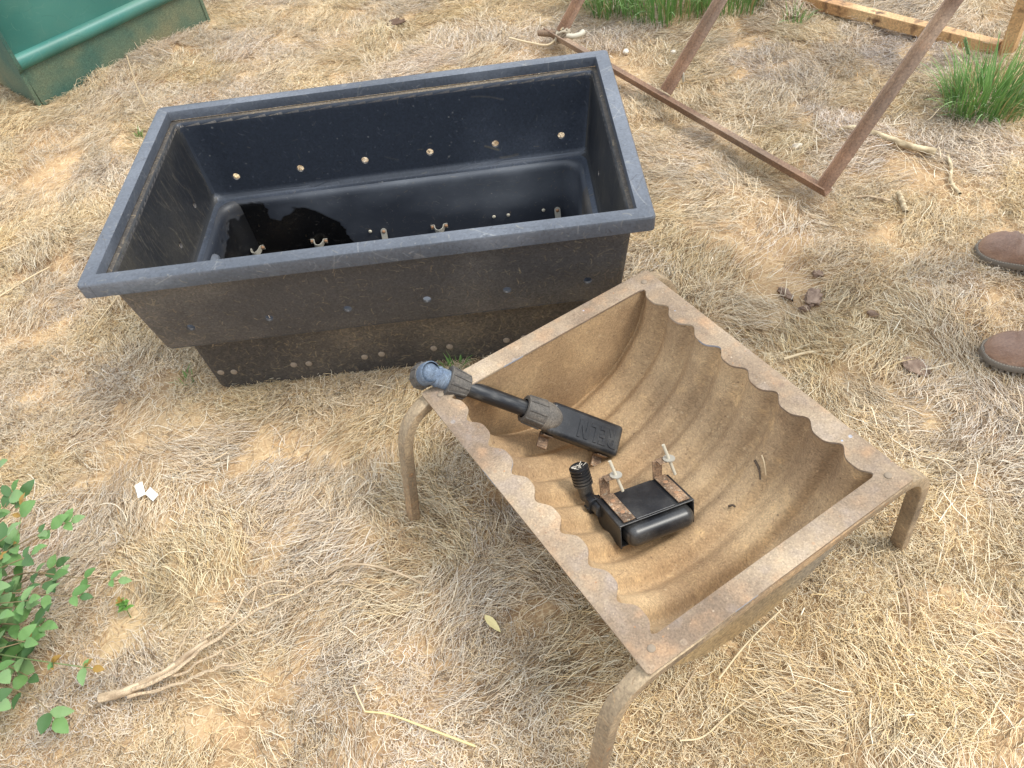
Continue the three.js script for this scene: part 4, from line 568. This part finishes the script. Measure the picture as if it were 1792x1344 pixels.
{
  const t = thing('leafy_shrub', 'green leafy shrub with reddish tips reaching in from the left', 'shrub', [0, 0, 0]), r = rng(404), root = [-1.3, 0, -0.86];
  const S = [[[-1.3, 0.01, -0.9], [-1.2, 0.12, -0.98], [-1.1, 0.17, -1.02], [-1.085, 0.2, -1.08]], [[-1.2, 0.12, -0.98], [-1.12, 0.16, -1.0], [-1.03, 0.17, -1.035], [-0.985, 0.17, -1.045]], [[-1.18, 0.1, -0.96], [-1.08, 0.13, -0.96], [-0.97, 0.12, -0.935], [-0.89, 0.1, -0.925]], [[-1.2, 0.1, -0.92], [-1.1, 0.15, -0.905], [-1.0, 0.16, -0.88], [-0.94, 0.14, -0.875]], [[-1.2, 0.08, -0.88], [-1.08, 0.14, -0.84], [-1.0, 0.15, -0.815]], [[-1.22, 0.06, -0.85], [-1.1, 0.12, -0.79], [-0.99, 0.12, -0.755], [-0.9, 0.1, -0.735]], [[-1.22, 0.05, -0.82], [-1.1, 0.1, -0.74], [-1.0, 0.1, -0.69], [-0.965, 0.08, -0.655]], [[-1.2, 0.1, -0.84], [-1.1, 0.16, -0.77], [-1.04, 0.17, -0.72]], [[-1.25, 0.08, -0.9], [-1.14, 0.2, -0.88], [-1.07, 0.22, -0.87]], [[-1.25, 0.05, -0.8], [-1.12, 0.14, -0.69], [-1.06, 0.15, -0.655]], [[-1.28, 0.1, -0.95], [-1.16, 0.18, -0.97], [-1.09, 0.2, -0.955]]];
  S.push([[-1.27, 0.05, -0.98], [-1.17, 0.16, -1.06], [-1.12, 0.2, -1.13]], [[-1.28, 0.05, -0.94], [-1.19, 0.2, -1.0], [-1.14, 0.24, -1.045]], [[-1.26, 0.05, -0.88], [-1.13, 0.18, -0.93], [-1.03, 0.2, -0.955]], [[-1.26, 0.05, -0.84], [-1.13, 0.2, -0.83], [-1.04, 0.22, -0.81]], [[-1.26, 0.04, -0.8], [-1.12, 0.17, -0.76], [-0.99, 0.17, -0.78]], [[-1.24, 0.04, -0.78], [-1.11, 0.16, -0.71], [-1.02, 0.17, -0.66]]);
  S.forEach((p, i) => spray(t, p, [5, 4, 5, 5, 4, 5, 4, 4, 4, 4, 4, 5, 5, 5, 5, 5, 5][i], [0.038, 0.03, 0.026, 0.036, 0.042, 0.034, 0.036, 0.044, 0.046, 0.044, 0.042, 0.036, 0.036, 0.034, 0.038, 0.034, 0.036][i] * 0.95, r, [0.8, 0, 0, 0.2, 0, 0.75, 0, 0, 0, 0, 0.6, 0.3, 0, 0, 0, 0.3, 0][i]));
  const tb = thing('leafy_shrub', 'dense low part of the green shrub hugging the left edge', 'shrub', [0, 0, 0]);
  for (let i = 0; i < 33; i++) { const a = rr(-1.15, 0.9, r), L = rr(0.12, 0.32, r), y = rr(0.06, 0.22, r); spray(tb, [[-1.3, 0.02, -0.88], [-1.3 + 0.5 * L * Math.cos(a), y * 0.8, -0.88 + 0.55 * L * Math.sin(a)], [-1.3 + L * Math.cos(a), y, -0.86 + L * 1.1 * Math.sin(a)]], 4, rr(0.03, 0.042, r), r, i % 9 ? 0 : 0.4); }
  const t2 = thing('leafy_shrub', 'single green leaf shoot at left edge above the shrub', 'shrub', [0, 0, 0]); spray(t2, [[-1.38, 0.01, -1.22], [-1.29, 0.1, -1.26], [-1.235, 0.13, -1.265]], 3, 0.036, r);
  const t3 = thing('seedling', 'small bright green seedling with orange tip beside the shrub', 'seedling', [-0.917, gh(-0.917, -0.904), -0.904]), m = mat({ color: rgb(0.17, 0.36, 0.07), roughness: 0.5, transmission: 0.25, thickness: 0 });
  obj('stem', tube([[0, -0.005, 0], [0.004, 0.03, -0.004], [0.01, 0.06, -0.008]], 0.0013, 0.001, 8, 5), M.greenStem, t3);
  for (let i = 0; i < 16; i++) { const a = i * 2.4, y = 0.035 + 0.002 * i, o = obj('leaf', LEAVES[i % 4], i > 12 ? M.leaf[4] : m, t3), X = V(Math.cos(a), 0.25 + 0.05 * i, Math.sin(a)).normalize(), Z = V().crossVectors(X, V(0, 1, 0)).normalize(); o.quaternion.setFromRotationMatrix(new THREE.Matrix4().makeBasis(X, V().crossVectors(Z, X), Z)); o.position.set(0.006, y, -0.005); o.scale.setScalar(0.02 - 0.0005 * i); }
}

// ───────────────────────── sticks, stems, dung, scraps
const gy = (p, y) => p.map(([x, z], i) => V(x, gh(x, z) + (Array.isArray(y) ? y[i] : y), z));
{
  const t = thing('dead_branch', 'forked dead branch lying on the straw beside the shrub', 'branch', [0, 0, 0]);
  obj('main_stem', tube(gy([[-0.918, -0.706], [-0.87, -0.714], [-0.835, -0.727], [-0.79, -0.747], [-0.747, -0.766], [-0.7, -0.786]], 0.042), 0.0098, 0.0055, 40, 10, 0.12), M.deadWood, t);
  const rk = rng(88), crook = (v, amp) => { const c = new THREE.CatmullRomCurve3(v), n = v.length * 3, q = c.getSpacedPoints(n); for (let i = 1; i < n; i++) q[i].add(V(rr(-amp, amp, rk), rr(-amp, amp, rk) * 0.6, rr(-amp, amp, rk))); return q; };
  const knots = (q, r, n) => { const L = []; for (let i = 0; i < n; i++) { const p = q[1 + ((rk() * (q.length - 2)) | 0)], g = new THREE.SphereGeometry(r * rr(1, 1.35, rk), 8, 6); g.scale(1.2, 0.9, 0.9); g.translate(p.x, p.y + r * 0.2, p.z); L.push(boxUV(g)); } return L; };
  const side = (p, y, a, b) => { const q = crook(gy(p, Array.isArray(y) ? y.map((k) => k + 0.026) : y + 0.024), 0.003); obj('side_branch', [boxUV(tube(q, a * 0.62, b * 0.62, 60, 8, 0.18)), ...knots(q, (a + b) * 0.28, 2)], M.deadWood, t); };
  side([[-0.85, -0.712], [-0.81, -0.722], [-0.743, -0.752], [-0.69, -0.776], [-0.618, -0.82], [-0.548, -0.853], [-0.438, -0.895]], 0.028, 0.008, 0.0025);
  side([[-0.71, -0.782], [-0.653, -0.812], [-0.617, -0.868], [-0.575, -0.887], [-0.537, -0.885]], [0.03, 0.035, 0.04, 0.04, 0.035], 0.006, 0.003);
  side([[-0.625, -0.8], [-0.6, -0.86], [-0.589, -0.94], [-0.575, -1.052]], [0.03, 0.045, 0.06, 0.05], 0.003, 0.0015);
  side([[-0.86, -0.7], [-0.81, -0.707], [-0.764, -0.715], [-0.68, -0.722], [-0.615, -0.727]], 0.022, 0.006, 0.0045);
  side([[-0.8, -0.737], [-0.76, -0.735], [-0.72, -0.742], [-0.66, -0.762], [-0.57, -0.779]], 0.022, 0.005, 0.003);
  side([[-0.68, -0.722], [-0.66, -0.735], [-0.655, -0.752]], [0.022, 0.035, 0.045], 0.004, 0.0035);
  side([[-0.66, -0.724], [-0.625, -0.713], [-0.6, -0.712]], [0.022, 0.028, 0.026], 0.0035, 0.002);
  side([[-0.77, -0.757], [-0.746, -0.787], [-0.727, -0.83]], [0.028, 0.036, 0.03], 0.004, 0.003);
}
const stem = (name, label, cat, p, y, a, b, m, group, seg = 24) => tag(obj(name, tube(gy(p, y), a, b, seg, 7, 0.08), m), label, cat, group);
stem('arched_stem', 'thin reddish stem arching over straw between branch and trough', 'stem', [[-0.47, -0.922], [-0.426, -0.923], [-0.376, -0.914], [-0.301, -0.88], [-0.253, -0.85]], [0.012, 0.03, 0.035, 0.03, 0.012], 0.0022, 0.003, M.deadWood);
stem('dead_stick', 'stout pale dead stick passing under the leaning frame upright', 'stick', [[1.2, -2.255], [1.24, -2.235], [1.284, -2.177], [1.359, -2.094], [1.425, -2.053]], 0.018, 0.008, 0.0125, M.paleWood, undefined, 40);
stem('dead_stick', 'short splintered pale stub upright right of the frame corner', 'stick', [[1.226, -1.875], [1.222, -1.835], [1.217, -1.8]], [0.022, 0.022, 0.018], 0.0085, 0.009, M.paleWood);
stem('dead_stick', 'crooked grey twig running down from the green tuft', 'stick', [[1.455, -2.035], [1.43, -1.96], [1.395, -1.895], [1.39, -1.83]], 0.012, 0.005, 0.006, M.paleWood);
stem('dead_stick', 'bent brown twig leaning on the pale stub', 'stick', [[1.1, -1.93], [1.15, -1.905], [1.2, -1.86]], 0.012, 0.003, 0.0045, M.deadWood);
stem('dead_stick', 'straight grey stick beside the right leg of steel trough', 'stick', [[0.713, -0.725], [0.71, -0.66], [0.682, -0.58]], [0.015, 0.02, 0.015], 0.0035, 0.003, M.deadWood);
stem('dead_stick', 'long dark twig on straw below the near end of trough', 'stick', [[0.262, -0.585], [0.21, -0.53], [0.164, -0.49], [0.1, -0.42]], 0.012, 0.002, 0.0022, M.deadWood);
stem('straw_stem', 'long pale straw stem under the near end of trough', 'straw stem', [[0.46, -0.672], [0.373, -0.618], [0.299, -0.557]], 0.025, 0.0016, 0.002, M.strawPale);
stem('straw_stem', 'pale straw stem crossing the dark twig below trough', 'straw stem', [[0.39, -0.53], [0.31, -0.5], [0.24, -0.462], [0.2, -0.462]], 0.018, 0.0014, 0.002, M.strawPale);
stem('straw_stem', 'pair of pale bleached stems lying right of the trough flange', 'straw stem', [[0.69, -1.32], [0.749, -1.33], [0.815, -1.322]], 0.016, 0.0035, 0.0045, M.strawPale);
stem('straw_stem', 'thick cream stem right above the splintered pair by flange', 'straw stem', [[0.72, -1.345], [0.77, -1.352], [0.8, -1.345]], 0.014, 0.003, 0.0035, M.paleWood);
stem('dead_stick', 'thin dark twig standing at left beside the seedling', 'stick', [[-1.025, -1.112], [-0.985, -1.03], [-0.98, -0.99]], 0.014, 0.002, 0.0016, M.deadWood);
stem('dead_stick', 'pale twig at left edge level with the tub corner', 'stick', [[-1.562, -2.092], [-1.478, -2.184], [-1.44, -2.22]], 0.014, 0.0025, 0.002, M.strawPale);
stem('straw_stem', 'short pale stem at the left edge above the pale twig', 'straw stem', [[-1.66, -2.342], [-1.557, -2.362]], 0.014, 0.003, 0.002, M.strawPale);
stem('dead_stick', 'dark brown twig on straw below the tub left corner', 'stick', [[-1.186, -1.514], [-1.15, -1.522], [-1.108, -1.537]], 0.016, 0.004, 0.002, M.deadWood);
stem('straw_stem', 'long grey stem leaning from straw toward the tub left side', 'straw stem', [[-1.23, -1.845], [-1.137, -1.951]], [0.012, 0.03], 0.0018, 0.0014, M.strawPale);
stem('weed_stalk', 'dry pale weed stalk standing before the green tank', 'weed', [[-1.3, -3.2], [-1.305, -3.22], [-1.3, -3.25]], [0, 0.09, 0.2], 0.0025, 0.0018, M.strawPale);
{ // folded yellow reed
  const t = thing('yellow_reed', 'bent yellow reed lying at the bottom centre of the straw', 'reed', [0, 0, 0]);
  obj('upper_length', tube(gy([[-0.398, -0.648], [-0.392, -0.63], [-0.376, -0.594]], 0.024), 0.0016, 0.0019, 10, 6), M.strawPale, t);
  obj('lower_length', tube(gy([[-0.376, -0.594], [-0.33, -0.58], [-0.25, -0.538], [-0.17, -0.495]], 0.024), 0.0018, 0.0025, 20, 6), M.strawYellow, t);
}
{ // curled dry leaf
  const g = leafGeo(0.05, 0.008, 5); const o = tag(obj('dry_leaf', g, M.strawYellow), 'curled yellow dry leaf on straw left of the trough flange', 'leaf'); o.position.set(-0.13, gh(-0.12, -0.74) + 0.018, -0.752); o.rotation.set(0.2, -0.95, 0.1);
}
function lump(sx, sy, sz, seed, rough = 0.3) { const g = mergeVertices(new THREE.IcosahedronGeometry(1, 4).deleteAttribute('uv').deleteAttribute('normal'), 1e-4), p = g.attributes.position, n3 = createNoise3D(rng(seed)); for (let i = 0; i < p.count; i++) { const x = p.getX(i), y = p.getY(i), z = p.getZ(i), k = 1 + rough * (n3(x * 1.4, y * 1.4, z * 1.4) * 0.7 + n3(x * 4, y * 4, z * 4) * 0.35); p.setXYZ(i, x * k * sx, y * k * sy, z * k * sz); } g.computeVertexNormals(); return boxUV(g); }
const lay = (name, label, cat, x, z, sx, sy, sz, seed, m, rough, lift = 0.5) => { const o = tag(obj(name, lump(sx, sy, sz, seed, rough), m), label, cat); o.position.set(x, gh(x, z) + sy * lift + 0.006, z); o.rotation.y = seed; return o; };
lay('dried_dung', 'largest flat brown dried dung piece right of the trough corner', 'dung', 0.847, -1.533, 0.034, 0.013, 0.022, 1, M.dung, 0.4);
lay('dried_dung', 'knobbly dung piece left of the largest flat piece', 'dung', 0.786, -1.573, 0.026, 0.011, 0.012, 2, M.dung, 0.5);
lay('dried_dung', 'small dung pellet just below the largest flat piece', 'dung', 0.812, -1.5, 0.014, 0.01, 0.009, 3, M.dung, 0.4);
lay('dried_dung', 'lone small dung pellet halfway toward the boots', 'dung', 0.967, -1.43, 0.01, 0.008, 0.016, 4, M.dung, 0.3);
lay('dried_dung', 'pitted brown dung pat half sunk in straw near lower boot', 'dung', 0.985, -1.226, 0.034, 0.012, 0.026, 5, M.dung, 0.5, 0.1);
lay('dried_dung', 'flat grey dung piece above the largest piece beside frame corner', 'dung', 0.893, -1.62, 0.016, 0.009, 0.012, 6, M.dung, 0.4);
lay('white_stone', 'lumpy white stone on straw left of the leaning upright', 'stone', 1.035, -2.19, 0.018, 0.013, 0.016, 7, M.stone, 0.5);
lay('pale_stone', 'small cream stone behind the far corner of black tub', 'stone', 0.66, -3.06, 0.014, 0.01, 0.012, 8, M.stone, 0.3);
lay('pale_stone', 'small round grey stone between the two frame uprights', 'stone', 0.83, -2.98, 0.012, 0.009, 0.011, 9, M.stone, 0.3);
lay('bark_clod', 'flat dark clod of bark on straw behind black tub', 'clod', -0.27, -3.62, 0.05, 0.015, 0.025, 10, mat({ color: rgb(0.12, 0.075, 0.05), roughness: 1 }), 0.6);
for (const [x, z, w, h, a, l] of [[-0.93, -1.212, 0.02, 0.034, 0.25, 'left white paper scrap lying on straw left of trough leg'], [-0.9, -1.196, 0.019, 0.032, 0.75, 'right tilted white paper scrap beside the other scrap']]) {
  const g = new THREE.BoxGeometry(w, 0.0012, h, 4, 1, 6), p = g.attributes.position; for (let i = 0; i < p.count; i++) p.setY(i, p.getY(i) + 0.004 * Math.sin(p.getZ(i) * 90 + x * 30) + 0.002 * Math.sin(p.getX(i) * 160)); g.computeVertexNormals(); const o = tag(obj('paper_scrap', g, M.paper), l, 'paper', 'paper scraps'); o.position.set(x, gh(x, z) + 0.022, z); o.rotation.y = a; o.rotation.x = 0.12;
}
// raised heaps of curly roots
for (const [x, z, n, w, l] of [[1.0, -1.56, 420, 0.1, 'golden heap of curly roots beyond the largest dung piece'], [1.19, -1.34, 260, 0.07, 'small heap of curly roots between the two boots'], [0.9, -1.68, 200, 0.06, 'low heap of roots below the corner of the rusty frame'], [-0.28, -0.98, 260, 0.08, 'brown root heap on straw left of the trough flange'], [0.78, -0.86, 240, 0.07, 'tangled root heap outside the right leg of the trough']]) {
  const o = tag(obj('root_heap', fibres(n, 900 + n, { len: [0.03, 0.1], wid: [0.0005, 0.0011], curl: 110, spread: w * 0.62, lift: 0.035, dir: 6, seg: 8, cols: [GOLD, TAN, BROWN, GOLD, PALE, BROWN, RUST] }), M.straw), l, 'straw'); o.position.set(x, gh(x, z), z); o.rotation.y = n;
}
// debris in the trough
{
  const toW = (w, s, off = 0.006) => { const r = TR.R - off, y = -Math.sqrt(Math.max(0, r * r - w * w)), c = Math.cos(TR.yaw), sn = Math.sin(TR.yaw); return V(TR.x + w * c + s * sn, TR.y + y, TR.z - w * sn + s * c); };
  const deb = (name, label, cat, pts, a, b, m) => tag(obj(name, tube(pts.map(([w, s, o]) => toW(w, s, o)), a, b, 20, 6, 0.2), m), label, cat);
  const darkM = mat({ color: rgb(0.09, 0.065, 0.045), roughness: 1 });
  deb('twig', 'dark crumbly twig on the right inside wall of trough', 'twig', [[0.19, 0.105, 0.014], [0.186, 0.122, 0.013], [0.176, 0.138, 0.014]], 0.0028, 0.0016, darkM);
  deb('dry_grass', 'split pale grass stem beside the dark twig in trough', 'grass', [[0.2, 0.112, 0.014], [0.194, 0.125, 0.017], [0.185, 0.142, 0.014]], 0.0018, 0.0008, M.strawPale);
  deb('twig', 'thin dark twig in the near corner of the trough', 'twig', [[-0.06, 0.26, 0.016], [-0.04, 0.275, 0.016], [-0.025, 0.3, 0.016]], 0.0022, 0.0015, darkM);
  deb('twig', 'hair-thin twig lying across the near corner of trough', 'twig', [[-0.1, 0.272, 0.016], [-0.06, 0.286, 0.017], [-0.02, 0.296, 0.016]], 0.0012, 0.001, M.deadWood);
  deb('twig', 'small dark crumb of bark on trough wall above float valve', 'twig', [[0.11, 0.125, 0.016], [0.117, 0.13, 0.016], [0.118, 0.136, 0.016]], 0.0028, 0.002, darkM);
  deb('twig', 'fine twig standing on the far end of trough floor', 'twig', [[0.02, -0.24, 0.014], [0.03, -0.235, 0.02], [0.035, -0.23, 0.04]], 0.0016, 0.001, darkM);
}
renderer.render(scene, camera);
